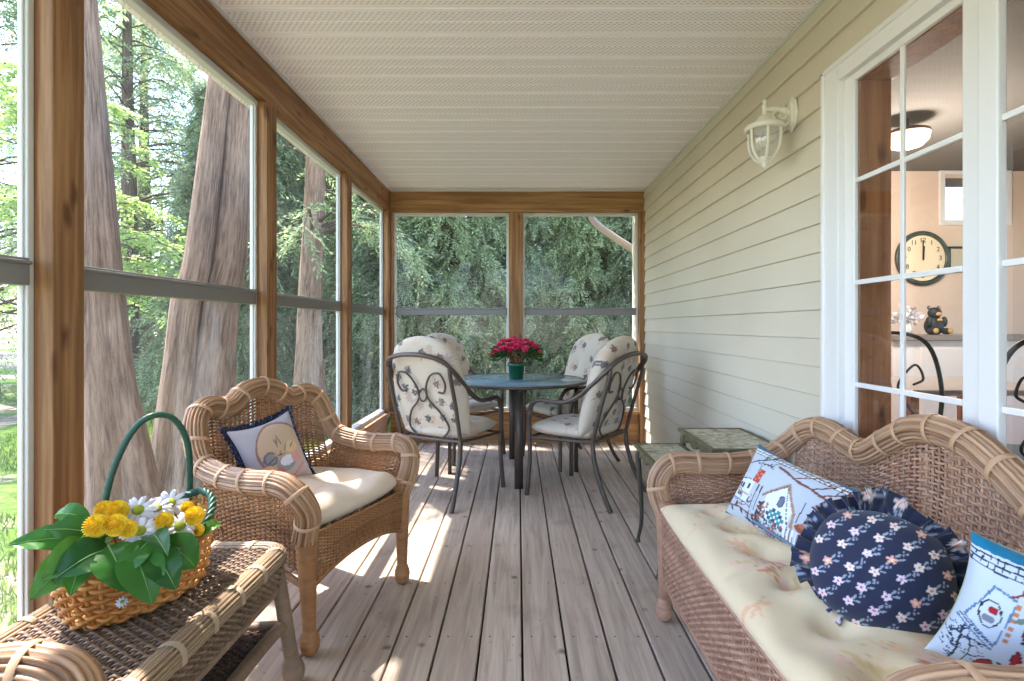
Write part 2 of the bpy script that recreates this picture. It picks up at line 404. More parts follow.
# --- siding wall with the door opening
D0, D1, DZ = .70, 2.078, 2.11
def siding(mb, y0, y1, z0, z1, x=XR, s=-1, lim=None):
    k = 0; zt = 2.01+.1165*5
    while zt > z0:
        zb = zt-.1165; a, b = max(zb, z0), min(zt, z1)
        if b > a:
            f = lambda z: x + s*(.003 + .011*(zt-z)/.1165)
            P = [(x, a), (f(a), a), (f(a), a+.0), (f(b), b), (x, b)]
            if a == zb: P = [(x+s*.002, a), (x+s*.013, a+.001), (x+s*.0145, a+.005), (f(b)+s*-.001, b-.001), (x, b)]
            G = np.array([[(px, y, pz) for px, pz in P] for y in (y0, y1)]); mb.grid(G, flip=(s > 0))
        zt = zb
mb = MB(); siding(mb, D1, YE+.15, 0, ZC-.002); siding(mb, D0, D1, DZ, ZC-.002); siding(mb, YB, D0, 0, ZC-.002)
for y0, y1, z0, z1 in ((D1, YE+.15, 0, ZC), (D0, D1, DZ, ZC), (YB, D0, 0, ZC), (D0, D1, -.05, .06)):
    mb.box((XR, y0, z0), (XR+.10, y1, z1))
mb.build('wall_right', M['siding'], smooth=False, kind='structure')
# continuation of the house wall outside, beyond the screened room
mb = MB(); siding(mb, YE+.15, 5.86, -.4, 2.5, x=1.275); mb.box((1.275, YE+.15, -.5), (1.45, 5.86, 2.6)); mb.box((1.275, 5.82, -.5), (3.2, 5.86, 2.6)); mb.box((1.255, 5.80, -.4), (1.30, 5.875, 2.5))
mb.build('wall_outside', M['siding'], smooth=False, kind='structure')
# --- patio door: casing, two glazed panels
dr = empty('door_1', (0, 0, 0), kind='structure')
def box_part(name, boxes, m, parent, bev=.004, smooth=False):
    b = MB()
    for lo, hi in boxes: b.box(lo, hi)
    return b.build(name, m, parent, smooth=smooth, bevel=bev)
yA, yB_, yC, yD = 1.918, 1.455, 1.335, .872     # glass edges
box_part('casing', [((XR-.045, D1-.105, 0), (XR+.0, D1, DZ)), ((XR-.045, D0, 0), (XR, D0+.075, DZ)), ((XR-.045, D0+.075, DZ-.075), (XR, D1-.105, DZ)),
                    ((XR-.052, D1-.02, 0), (XR-.04, D1, DZ)), ((XR-.052, D0, DZ-.02), (XR-.04, D1, DZ))], M['white'], dr)
zT, zBt = 2.01, .19
box_part('door_frame', [((XR-.02, yA, .05), (XR-.003, D1-.07, DZ-.07)), ((XR-.018, yC+.062, .05), (XR-.003, yB_, zT+.07)), ((XR-.028, yC, .05), (XR-.003, yC+.060, zT+.07)),
                        ((XR-.02, D0+.07, .05), (XR-.003, yD, DZ-.07)), ((XR-.02, yD, zT), (XR-.003, yC, DZ-.07)), ((XR-.02, yB_, zT), (XR-.003, yA, DZ-.07)),
                        ((XR-.02, yD, .05), (XR-.003, yC, zBt)), ((XR-.02, yB_, .05), (XR-.003, yA, zBt))], M['white'], dr)
mu = []
for a, b in ((yB_, yA), (yD, yC)):
    for z in (1.65, 1.286, .921, .556): mu.append(((XR-.018, a, z-.0085), (XR-.009, b, z+.0085)))
    c = (a+b)/2-.005; mu.append(((XR-.0195, c-.0085, zBt), (XR-.0105, c+.0085, zT)))
box_part('muntins', mu, M['white'], dr, .002)
for a, b in ((yB_, yA), (yD, yC)):
    g = MB(); g.add([(XR-.008, a, zBt), (XR-.008, b, zBt), (XR-.008, b, zT), (XR-.008, a, zT)], [(0,1,2,3)]); g.build('door_glass', M['glass'], dr)
box_part('jamb', [((XR-.0025, yA+.0, .05), (XR+.115, yA+.05, 2.09)), ((XR-.0025, D0+.1, 2.01), (XR+.115, yA+.0, 2.07)), ((XR-.0025, yD-.1, .05), (XR+.115, yD-.05, 2.09)),
                  ((XR+.10, yA+.005, .05), (XR+.118, yA+.09, 2.12))], M['jamb'], dr)
# --- the room beyond the door
M['plaster'] = mat('cream_plaster', sr(222,200,184), .8); M['ceil_in'] = mat('white_plaster', sr(235,232,228), .8)
IX0, IX1, IY0, IY1, IZ = XR+.10, 6.2, -1.2, 5.0, 2.75
mb = MB()
tw = (3.98, 4.55, 2.12, 2.55)   # transom window in the far wall
for x0, x1, z0, z1 in ((IX0, tw[0], 0, IZ), (tw[1], IX1, 0, IZ), (tw[0], tw[1], 0, tw[2]), (tw[0], tw[1], tw[3], IZ)): mb.box((x0, IY1, z0), (x1, IY1+.14, z1))
mb.build('wall_far_room', M['plaster'], smooth=False, kind='structure')
mb = MB()
for y0, y1, z0, z1 in ((IY0, .3, 0, IZ), (2.3, 2.7, 0, IZ), (4.5, IY1, 0, IZ), (.3, 4.5, 0, .6), (.3, 4.5, 2.3, IZ)): mb.box((IX1, y0, z0), (IX1+.14, y1, z1))
mb.build('wall_east_room', M['plaster'], smooth=False, kind='structure')
mb = MB(); mb.box((IX0, IY0-.1, 0), (IX1, IY0, IZ)); mb.build('wall_near_room', M['plaster'], smooth=False, kind='structure')
mb = MB(); mb.box((IX0-.0, IY0, -.05), (IX1, IY1, .02)); mb.build('floor_room', mat('room_floor', sr(170,130,92), .4), smooth=False, kind='structure')
mb = MB(); mb.box((IX0, IY0, IZ), (IX1, IY1, IZ+.1)); mb.build('ceiling_room', M['ceil_in'], smooth=False, kind='structure')
mb = MB()
for y0, y1, z0, z1 in ((D1, IY1, 0, IZ), (D0, D1, DZ, IZ), (IY0, D0, 0, IZ)): mb.box((IX0, y0, z0), (IX0+.01, y1, z1))
mb.build('wall_west_room', M['plaster'], smooth=False, kind='structure')
w = empty('window_%d' % wn, (0,0,0), kind='structure')
box_part('window_frame', [((tw[0]-.05, IY1-.02, tw[2]-.05), (tw[1]+.05, IY1, tw[2])), ((tw[0]-.05, IY1-.02, tw[3]), (tw[1]+.05, IY1, tw[3]+.05)), ((tw[0]-.05, IY1-.02, tw[2]), (tw[0], IY1, tw[3])), ((tw[1], IY1-.02, tw[2]), (tw[1]+.05, IY1, tw[3]))], M['white'], w)
for q, (a, b) in enumerate(((.3, 2.3), (2.7, 4.5))):  # unseen east windows, added to bring daylight into the room
    w = empty('window_%d' % (wn+1+q), (0,0,0), kind='structure')
    box_part('window_frame', [((IX1-.03, a-.05, .55), (IX1+.05, a, 2.35)), ((IX1-.03, b, .55), (IX1+.05, b+.05, 2.35)), ((IX1-.03, a, .55), (IX1+.05, b, .6)), ((IX1-.03, a, 2.3), (IX1+.05, b, 2.35)), ((IX1-.02, (a+b)/2-.03, .6), (IX1+.05, (a+b)/2+.03, 2.3))], M['white'], w)

# ================================================================== CAMERA, SUN, SKY
cam = bpy.data.cameras.new('camera'); co = bpy.data.objects.new('camera', cam); COL.objects.link(co); SC.camera = co
co.location = (0, 0, 1.13); co.rotation_euler = (pi/2, 0, 0); cam.sensor_width = 36; cam.lens = 535*36/1024
cam.shift_x = -6/1024; cam.shift_y = -14.5/1024; cam.clip_start = .02; cam.clip_end = 500
sun = bpy.data.lights.new('sun', 'SUN'); so = bpy.data.objects.new('sun', sun); COL.objects.link(so)
S = Vector((-.50, .31, 1)).normalized(); so.rotation_euler = S.to_track_quat('Z', 'Y').to_euler(); sun.energy = 7; sun.angle = radians(.6); sun.color = (1, .95, .88)
wd = bpy.data.worlds.new('sky'); SC.world = wd; wd.use_nodes = True; t = wd.node_tree; bg = t.nodes['Background']
sky = t.nodes.new('ShaderNodeTexSky'); sky.sky_type = 'NISHITA'; sky.sun_disc = False; sky.sun_elevation = radians(60); sky.sun_rotation = radians(-62)
sky.altitude = 200; sky.air_density = 1.0; sky.dust_density = 1.0; sky.ozone_density = 1.8
t.links.new(sky.outputs[0], bg.inputs[0]); bg.inputs[1].default_value = .55
SC.view_settings.view_transform = 'Standard'; SC.view_settings.look = 'None'; SC.view_settings.gamma = 1; SC.view_settings.use_curve_mapping = False
SC.view_settings.exposure = 1.2
SC.cycles.max_bounces = 10; SC.cycles.diffuse_bounces = 6; SC.cycles.transparent_max_bounces = 24; SC.cycles.caustics_reflective = False; SC.cycles.caustics_refractive = False
SC.cycles.use_denoising = True; SC.cycles.sample_clamp_indirect = 6
# ================================================================== WICKER
def wicker_mat(name, c0, c1, rough=.5):
    m = mat(name, rough=rough, spec=.35); N = NT(m)
    uv = N.coord('UV', (60, 3, 1)); isl = N.island()
    n1 = N.noise(uv, 1.0, 4); n2 = N.noise(N.coord('Object', (6,6,6)), 1.3, 3)
    f = N.math('ADD', N.math('MULTIPLY', n1, .5), N.math('MULTIPLY', isl, .35)); f = N.math('ADD', f, N.math('MULTIPLY', N.math('SUBTRACT', n2, .4), .6))
    N.base(N.ramp(f, [(.15, c0), (.85, c1)])); return m
def cane_mat(name, c0, c1, n=20):
    m = mat(name, rough=.42, spec=.4); N = NT(m)
    t = N.n('ShaderNodeTexCoord'); x = N.sep(t.outputs['UV'])
    cell = N.math('FLOOR', N.math('ADD', N.math('MULTIPLY', x[1], float(n)), .5))
    wn_ = N.n('ShaderNodeTexWhiteNoise'); wn_.noise_dimensions = '1D'; N.set(wn_.inputs['W'], cell)
    fib = N.noise(N.coord('UV', (5, 300, 1)), 1.0, 3); pat = N.noise(N.coord('UV', (9, n, 1)), 1.0, 2)
    f = N.math('ADD', N.math('MULTIPLY', wn_.outputs[0], .45), N.math('ADD', N.math('MULTIPLY', fib, .3), N.math('MULTIPLY', pat, .35)))
    col = N.ramp(f, [(.25, c0), (.85, c1)])
    edge = N.math('ABSOLUTE', N.math('SUBTRACT', N.math('FRACT', N.math('ADD', N.math('MULTIPLY', x[1], float(n)), .5)), .5))
    N.base(col); return m
WK = {}
for nm, a, b, ca, cb, bd in (('sofa', sr(138,96,76), sr(204,164,138), sr(116,80,58), sr(206,166,134), sr(190,150,118)),
                         ('chair', sr(118,76,44), sr(184,134,90), sr(108,72,46), sr(200,158,122), sr(190,150,118)),
                         ('stand', sr(92,72,58), sr(160,134,112), sr(110,88,68), sr(188,162,134), sr(184,162,138))):
    WK[nm] = (wicker_mat('woven_reed_'+nm, a, b), cane_mat('bundled_cane_'+nm, ca, cb), mat('cane_binding_'+nm, bd, .5))

def weave(mb, fn, Lu, Lv, du, dv, rn=.0032, rv=None, amp=.0045, rs=.0045, sides=5, spc=3):
    nu, nv = max(2, round(Lu/du)), max(2, round(Lv/dv)); ns = nu*spc+1
    rv = rv or dv*.46
    e = 1e-3
    def fr(U, V):
        P = fn(U, V); Pu = fn(U+e, V)-fn(U-e, V); Pv = fn(U, V+e)-fn(U, V-e)
        Nn = np.cross(Pu, Pv); Nn /= np.linalg.norm(Nn, axis=-1, keepdims=True)+1e-12
        Vv = Pv/(np.linalg.norm(Pv, axis=-1, keepdims=True)+1e-12); return P, Nn, Vv, Pu
    a = np.arange(sides)/sides*2*pi
    U, V = np.meshgrid(np.linspace(0, 1, ns), (np.arange(nv)+.5)/nv, indexing='xy')
    P, Nn, Vv, _ = fr(U, V); rows = np.arange(nv)[:, None]
    off = amp*np.cos(pi*(U*nu+rows)); P = P + Nn*off[..., None]
    G = P[:, :, None] + Nn[:, :, None]*(np.cos(a)*rn)[None, None, :, None] + Vv[:, :, None]*(np.sin(a)*rv)[None, None, :, None]
    def push(G, su):
        R, S_, K = G.shape[:3]; I = np.arange(R*S_*K).reshape(R, S_, K); J = np.roll(I, -1, 2)
        q = np.stack([I[:, :-1], I[:, 1:], J[:, 1:], J[:, :-1]], -1).reshape(-1, 4)
        uv = np.zeros((R, S_, K, 2)); uv[..., 0] = np.linspace(0, su, S_)[None, :, None]; uv[..., 1] = np.arange(R)[:, None, None]*.37
        mb.add(G.reshape(-1, 3), q, uv=uv.reshape(-1, 2))
    push(G, Lu)
    U, V = np.meshgrid(np.arange(nu+1)/nu, np.linspace(0, 1, max(4, int(Lv/.03))), indexing='ij')
    P, Nn, Vv, Pu = fr(U, V); W = Pu/(np.linalg.norm(Pu, axis=-1, keepdims=True)+1e-12); b = np.array([0, .5, 1, 1.5])*pi
    G = P[:, :, None] + Nn[:, :, None]*(np.cos(b)*rs*.6)[None, None, :, None] + W[:, :, None]*(np.sin(b)*rs)[None, None, :, None]
    push(G, Lv)

def roll(parent, name, pts, r, mats, sp=.115, lobes=20, step=.012, r1=None, cap=True):
    P = spline(pts, 12); L = np.linalg.norm(np.diff(P, axis=0), axis=1).sum(); n = int(L/step); P = resample(P, n)
    R = np.full(n, r) if r1 is None else np.interp(np.linspace(0, 1, n), np.linspace(0, 1, len(r1)), r1)
    R = R*(1+.012*np.sin(np.arange(n)*.9))
    mb = MB(); tube(mb, P, R, sides=lobes*4, lobes=lobes, lobe=.24, cap=cap)
    b = mb; k = int(sp/step); T, N, B = frames(P)
    for i in range(k//2, n-2, k):
        c = P[i]; w = .0075; seg = np.array([c-T[i]*w, c-T[i]*w*.6, c+T[i]*w*.6, c+T[i]*w])
        a = np.arange(36)/36*2*pi; sk = .008*np.sin(a+i)
        rr = R[i]*np.array([1.0, 1.055, 1.055, 1.0])
        G = seg[:, None] + (N[i][None]*np.cos(a)[:, None] + B[i][None]*np.sin(a)[:, None])[None]*rr[:, None, None] + T[i][None, None]*sk[None, :, None]
        b.grid(G, wrapv=True, flip=True, m=1)
    return mb.build(name, [mats[1], mats[2]], parent)

def wrapped_leg(parent, p0, p1, r0, r1, m, foot=True, name='leg'):
    n = 90; t = np.linspace(0, 1, n); P = np.outer(1-t, p0)+np.outer(t, p1)
    r = r0+(r1-r0)*t**.8
    if foot:
        r = r + np.where(t > .82, .012*np.sin(np.clip((t-.82)/.18, 0, 1)*pi)**.7, 0)
        r[-3:] *= [.9, .75, .5]
    r = r*(1+np.where(t > .8, .09, .045)*np.cos(t*np.linalg.norm(np.array(p0)-p1)/.0075*2*pi)*(1-.5*t))
    mb = MB(); tube(mb, P, r, sides=16); return mb.build(name, m, parent)

def wicker_seat(root, hw, ahw, dep, back, mats, lowf, seg, rr=.042, du=.024, dv=.0105):
    """back: outline points (x>=0 side, from the arm corner to the middle) as (x, y, z)"""
    W, Cn, Bd = mats
    arm = [(hw+.012, .018, .40), (hw+.03, -.012, .50), (ahw-.008, .012, .572), (ahw, .075, .598), (ahw, .20, .592), (ahw, .33, .598), (ahw-.003, .43, .625)]
    half = arm + [tuple(p) for p in back]
    full = half + [(-x, y, z) for x, y, z in half[::-1][1:]]
    roll(root, 'rolled_edge', full, rr, mats)
    bp = [arm[-1]] + [tuple(p) for p in back]
    # the backrest: a curved woven sheet from the seat up to the roll
    top = spline(bp + [(-x, y, z) for x, y, z in bp[::-1][1:]], 10); top = top[np.argsort(top[:, 0])]
    top = np.array([p for i, p in enumerate(top) if i == 0 or p[0]-top[i-1][0] > 1e-4])
    X0 = top[0, 0]+.02
    def fb(U, V):
        x = X0 + (-2*X0)*U; ty = np.interp(x, top[:, 0], top[:, 1]); tz = np.interp(x, top[:, 0], top[:, 2])-.02
        e = np.abs(x/X0); by = dep-.03 - .10*e**5; bz = .37
        v = V; return np.stack([x*(.94+.06*v), by+(ty-by)*v + .018*np.sin(v*pi), bz+(tz-bz)*v], -1)
    mb = MB(); weave(mb, fb, -2*X0, .42, du, dv, rn=.0032, rv=dv*.37, amp=.0058, rs=.0055); mb.build('backrest', W, root)
    # arm panels, down to the seat rail and the side skirt below it
    at = spline(arm[2:], 8)
    for s in (1, -1):
        def fa(U, V):
            ay = np.interp(U, np.linspace(0, 1, len(at)), at[:, 1]); az = np.interp(U, np.linspace(0, 1, len(at)), at[:, 2])-.01; ax = np.interp(U, np.linspace(0, 1, len(at)), at[:, 0])
            by = .02+(dep-.06)*U; lo = .27+.05*np.sin(pi*np.clip(U, 0, 1)); x0 = hw+.01
            return np.stack([s*(x0+(ax-x0)*np.clip(V, 0, 2)**1.3), by+(ay-by)*V, lo+(az-lo)*V], -1)
        mb = MB(); weave(mb, fa, .45, .32, .022, .009, rn=.003, amp=.0045, rs=.004); mb.build('arm_panel', W, root)
    # front skirt
    def ff(U, V):
        x = (-1+2*U)*(hw+.02); lo = lowf(np.clip(U, 0, 1)); y = -.005-.012*np.sin(pi*np.clip(U, 0, 1)); hi = .415
        return np.stack([x, y+0*V+.006*(1-V), lo+(hi-lo)*V], -1)
    mb = MB(); weave(mb, ff, 2*hw, .22, .014 if hw < .4 else .016, .0085, rn=.0028, amp=.004, rs=.004)
    U = np.linspace(.02, .98, 60); tube(mb, ff(U, np.zeros(60)), .009, 8); tube(mb, ff(U, np.ones(60)), .006, 8); mb.build('front_skirt', W, root)
    # seat deck
    def fs(U, V): return np.stack([(-1+2*U)*hw, .01+(dep-.05)*V, .402+0*U], -1)
    mb = MB(); weave(mb, fs, 2*hw, dep, .03, .014, rn=.003, amp=.004, rs=.005); mb.box((-hw, .0, .375), (hw, .02, .40)); mb.box((-hw, dep-.06, .375), (hw, dep-.04, .40)); mb.build('seat', W, root)
    for s in (1, -1):
        wrapped_leg(root, (s*(hw+.01), .015, .46), (s*hw, .005, 0), .040, .019, W)
        wrapped_leg(root, (s*(hw-.0), dep-.05, .40), (s*(hw+.0), dep+.0, 0), .030, .019, W)
        tube_mb = MB(); tube(tube_mb, [(s*hw, .03, .23), (s*hw, .15, .27), (s*hw, dep-.12, .27), (s*hw, dep-.04, .23)], .012, 8); tube_mb.build('side_rail', W, root)

# ---- armchair
back_c = [(.338, .475, .69), (.322, .505, .765), (.285, .525, .808), (.235, .535, .820), (.185, .54, .806), (.14, .54, .812), (.08, .543, .852), (0, .545, .868)]
def make_armchair(name, loc, rz, label, group):
    r = empty(name, loc, rz, label, 'armchair', group)
    wicker_seat(r, .275, .345, .52, back_c, WK['chair'], lambda u: .205+.085*np.clip(np.sin(pi*u), 0, 1)**.6, 0, dv=.0125, du=.022)
    return r
ac = make_armchair('wicker_armchair', (-.606, 2.09, 0), radians(68), 'tan wicker armchair with an arched back holding a white cushion and fringed pillow', 'wicker armchairs')
ac2 = copy_tree(ac); ac2.location = (-.665, .475, 0); ac2.rotation_euler.z = radians(90)
ac2['label'] = 'wicker armchair cut off by the lower corner, only its curled cane arm showing'
# ---- loveseat along the house wall
back_s = [(.655, .50, .675), (.62, .54, .725), (.555, .555, .752), (.47, .565, .750), (.38, .57, .728), (.30, .575, .722), (.20, .58, .782), (.10, .58, .834), (0, .58, .848)]
sf = empty('wicker_loveseat', (.555, 1.43, 0), -pi/2, 'pinkish wicker loveseat with a triple-arched back set against the siding wall', 'loveseat')
wicker_seat(sf, .622, .66, .555, back_s, WK['sofa'], lambda u: .15+.03*np.sin(pi*u), 0, rr=.041, du=.0225, dv=.0112)

# ---- low wicker table (foreground)
wt = empty('wicker_coffee_table', (-.932, 1.30, 0), 0, 'low greyish wicker table with a lower shelf, under the flower basket', 'coffee table')
hx, hy, zt, rc = .222, .385, .45, .07
def rrect(hx, hy, rc, z, n=10):
    P = []
    for cx, cy, a0 in ((hx-rc, hy-rc, 0), (-hx+rc, hy-rc, 90), (-hx+rc, -hy+rc, 180), (hx-rc, -hy+rc, 270)):
        for k in range(n+1): a = radians(a0+90*k/n); P.append((cx+rc*cos(a), cy+rc*sin(a), z))
    return np.array(P)
W, Cn, Bd = WK['stand']
mb = MB(); ft = lambda U, V: np.stack([(-1+2*U)*(hx-.035), (-1+2*V)*(hy-.035), zt-.004+0*U], -1)
weave(mb, ft, .40, .72, .021, .0125, rn=.0032, rv=.0048, amp=.0048, rs=.0055); mb.build('woven_top', W, wt)
mb = MB(); mb.box((-hx+.04, -hy+.04, zt-.03), (hx-.04, hy-.04, zt-.018)); mb.build('top_board', mat('dark_board', sr(70,54,44), .8), wt, smooth=False)
# flat band of parallel canes round the edge
def band(name, offs, r, z):
    b = MB()
    for o, dz in offs:
        P = rrect(hx-o, hy-o, max(rc-o, .02), z+dz); P = np.vstack([P]); P = resample(np.vstack([P, P[:1]]), 160)[:-1]
        tube(b, P, r, 8, closed=True)
    return b
b = band('edge', [(.042, -.002), (.033, .002), (.024, .003), (.015, .002), (.007, -.003), (.001, -.011), (-.001, -.020), (-.001, -.029)], .0054, zt)
P = rrect(hx-.02, hy-.02, rc-.02, zt); P = resample(np.vstack([P, P[:1]]), 19)[:-1]; T, N_, B_ = frames(P, True)
for i in range(len(P)):
    out = np.cross(T[i], [0,0,1.]); 
    prof = [(-.028, -.006), (-.027, .004), (-.01, .010), (.008, .009), (.020, .0), (.0265, -.014), (.0265, -.036)]
    G = np.array([[P[i]+out*a+np.array([0,0,c])+T[i]*w for a, c in prof] for w in (-.009, -.007, .007, .009)]); b.grid(G, m=1)
b.build('cane_edge', [Cn, Bd], wt)
P = rrect(hx-.004, hy-.004, rc, 0); P = resample(np.vstack([P, P[:1]]), 200)
def fsk(U, V):
    t = np.mod(U, 1.0)*199; x = np.interp(t, np.arange(200), P[:, 0]); y = np.interp(t, np.arange(200), P[:, 1]); k = 1-.05*(1-V)
    return np.stack([x*k, y*k, .335+V*(zt-.035-.335)], -1)
mb = MB(); weave(mb, fsk, 2.2, .085, .013, .0085, rn=.0028, amp=.004, rs=.004); tube(mb, fsk(np.linspace(0, .999, 160), np.zeros(160)), .010, 8, closed=True); mb.build('woven_skirt', W, wt)
for sx in (1, -1):
    for sy in (1, -1): wrapped_leg(wt, (sx*(hx-.035), sy*(hy-.045), .42), (sx*(hx-.0), sy*(hy+.02), 0), .022, .021, W)
    mb = MB(); tube(mb, spline([(sx*(hx-.022), -hy+.02, .20), (sx*(hx-.03), -.2, .20), (sx*(hx-.03), .2, .20), (sx*(hx-.022), hy-.02, .20)], 6), .019, 12); mb.build('stretcher', W, wt)
    mb = MB(); tube(mb, spline([(-hx+.03, sx*(hy-.02), .195), (0, sx*(hy-.03), .195), (hx-.03, sx*(hy-.02), .195)], 6), .016, 12); mb.build('stretcher', W, wt)
mb = MB(); fsf = lambda U, V: np.stack([(-1+2*U)*(hx-.04), (-1+2*V)*(hy-.03), .19+0*U], -1)
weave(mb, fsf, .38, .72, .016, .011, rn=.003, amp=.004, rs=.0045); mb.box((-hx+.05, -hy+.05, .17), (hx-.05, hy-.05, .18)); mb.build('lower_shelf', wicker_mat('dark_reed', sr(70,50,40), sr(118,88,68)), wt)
# ================================================================== CLOTH
def cloth_mat(name, tint=(1,1,1), rough=.85, wv=900, bs=.25):
    m = mat(name, rough=rough, spec=.15); N = NT(m)
    a = N.n('ShaderNodeVertexColor'); a.layer_name = 'Col'
    b = N.noise(N.coord('Object'), 60, 3); N.base(N.mix(1.0, a.outputs[0], tint, 'MULTIPLY'))
    b2 = N.noise(N.coord('Object'), 7, 3, .6); N.bump(N.math('ADD', b2, N.math('MULTIPLY', b, .15)), bs, .01)
    m.node_tree.nodes['Principled BSDF'].inputs['Sheen Weight'].default_value = .2
    return m
M['cloth'] = cloth_mat('printed_cloth'); M['tap'] = cloth_mat('tapestry_cloth', bs=.12)
def squircle(u, v, k): return u*np.sqrt(np.clip(1-k*v*v/2, 0, 1)), v*np.sqrt(np.clip(1-k*u*u/2, 0, 1))
def pad(w, h, t, nu, nv, kt=.3, kb=.3, art=None, tufts=(), tr=.05, td=.6, wr=.0, pinch=0, seed=1, back=None, pw=6, crease=()):
    """a stuffed pad in its own plane: x across, y up, z outwards (front side carries the print)"""
    r = np.random.default_rng(seed); u = np.sin(np.linspace(-pi/2, pi/2, nu)*.93)/sin(pi/2*.93); v = np.sin(np.linspace(-pi/2, pi/2, nv)*.93)/sin(pi/2*.93)
    U, V = np.meshgrid(u, v, indexing='ij'); k = np.where(V > 0, kt, kb)
    X, Y = squircle(U, V, k); X = X*w/2*(1-pinch*(1-V**2)*np.abs(U)**3); Y = Y*h/2*(1-pinch*(1-U**2)*np.abs(V)**3)
    E = np.clip((1-np.abs(U)**pw)*(1-np.abs(V)**pw), 0, 1)**.5
    Z = t/2*E
    D = np.ones_like(Z)
    for (tx, ty) in tufts: 
        d = np.hypot(X-tx, Y-ty); D -= td*np.exp(-(d/tr)**2); D -= .10*np.exp(-(d/(tr*2.2))**2)
    for c in crease: D -= c(X, Y)
    wz = np.zeros_like(Z)
    if wr:
        for _ in range(10):
            f = r.uniform(12, 42); a = r.uniform(0, pi); wz += np.sin((X*cos(a)+Y*sin(a))*f+r.uniform(0, 6))/f*12
        wz *= wr/60*E
    mb = MB(); Zt = Z*np.clip(D, .15, 1.2)+wz; uvx = (X/w+.5); uvy = (Y/h+.5)
    c = art.sample(np.clip(uvx, 0, .999), np.clip(uvy, 0, .999)) if art is not None else None
    mb.grid(np.stack([X, Y, Zt], -1), col=c, uv=np.stack([uvx, uvy], -1), flip=False)
    cb = c if back is None else np.broadcast_to(back, X.shape+(3,))
    mb.grid(np.stack([X, Y, -Z*(.9)], -1), col=cb, uv=np.stack([uvx, uvy], -1), flip=True)
    return mb
def xform(mb, M4):
    A = np.array(M4)[:3]; mb.v = [v @ A[:, :3].T + A[:, 3] for v in mb.v]; return mb
def basis(c, ux, uy):
    ux = Vector(ux).normalized(); n = ux.cross(Vector(uy)).normalized(); uy = n.cross(ux)
    m = Matrix.Identity(4)
    for i, a in enumerate((ux, uy, n)):
        for k in range(3): m[k][i] = a[k]
    m.translation = Vector(c); return m
R_ = random.Random(3)
# ---- long cream pad on the loveseat
art = Art(112, 54, 3.2, sr(224,203,168))
for i in range(85):
    x, y = R_.uniform(2, 110), R_.uniform(2, 52); c = R_.choice([sr(226,176,142), sr(228,190,150), sr(232,190,176), sr(214,186,140), sr(206,130,96)])
    for k in range(6):
        a = R_.uniform(0, 6.3); art.leaf(x, y, R_.uniform(2.5, 5.5), R_.uniform(.5, 1.1), a, c)
    art.line([(x, y), (x+R_.uniform(-6, 6), y+R_.uniform(-4, 4))], .35, sr(202,176,132))
tf = [(x, y) for x in (-.44, -.26, -.09, .09, .26, .44) for y in (-.10, .11)]
m_ = pad(1.215, .535, .115, 190, 90, .12, .12, art, tf, .045, .8, .5, seed=4, crease=[lambda X, Y: .28*np.exp(-((X-.02*np.sin(Y*20))/.02)**2)*.6])
lc = m_.build('seat_cushion', M['cloth'], colattr=True); lc.matrix_world = Matrix.Translation((.795, 1.43, .440)) @ basis((0,0,0), (0,-1,0), (1,0,0))
tag(lc, 'long tufted cream cushion with faint orange leaf print on the loveseat seat', 'cushion')
# ---- armchair pad
art = Art(54, 50, 3, sr(226,206,184))
for i in range(14):
    x, y = R_.uniform(2, 52), R_.uniform(2, 48)
    for k in range(5): art.leaf(x, y, R_.uniform(2, 4), .7, R_.uniform(0, 6.3), R_.choice([sr(222,190,166), sr(226,196,176)]))
m_ = pad(.56, .47, .12, 100, 90, .25, .25, art, [(-.12, -.06), (.12, -.06), (-.12, .12), (.12, .12)], .045, .8, .5, seed=9)
cu = m_.build('seat_cushion', M['cloth'], colattr=True)
cu.matrix_world = ac.matrix_world @ Matrix.Identity(4)
Rz = Matrix.Translation((-.606, 2.09, 0)) @ Matrix.Rotation(radians(68), 4, 'Z')
cu.matrix_world = Rz @ Matrix.Translation((0, .235, .448)); tag(cu, 'short tufted cream cushion on the seat of the wicker armchair', 'cushion')

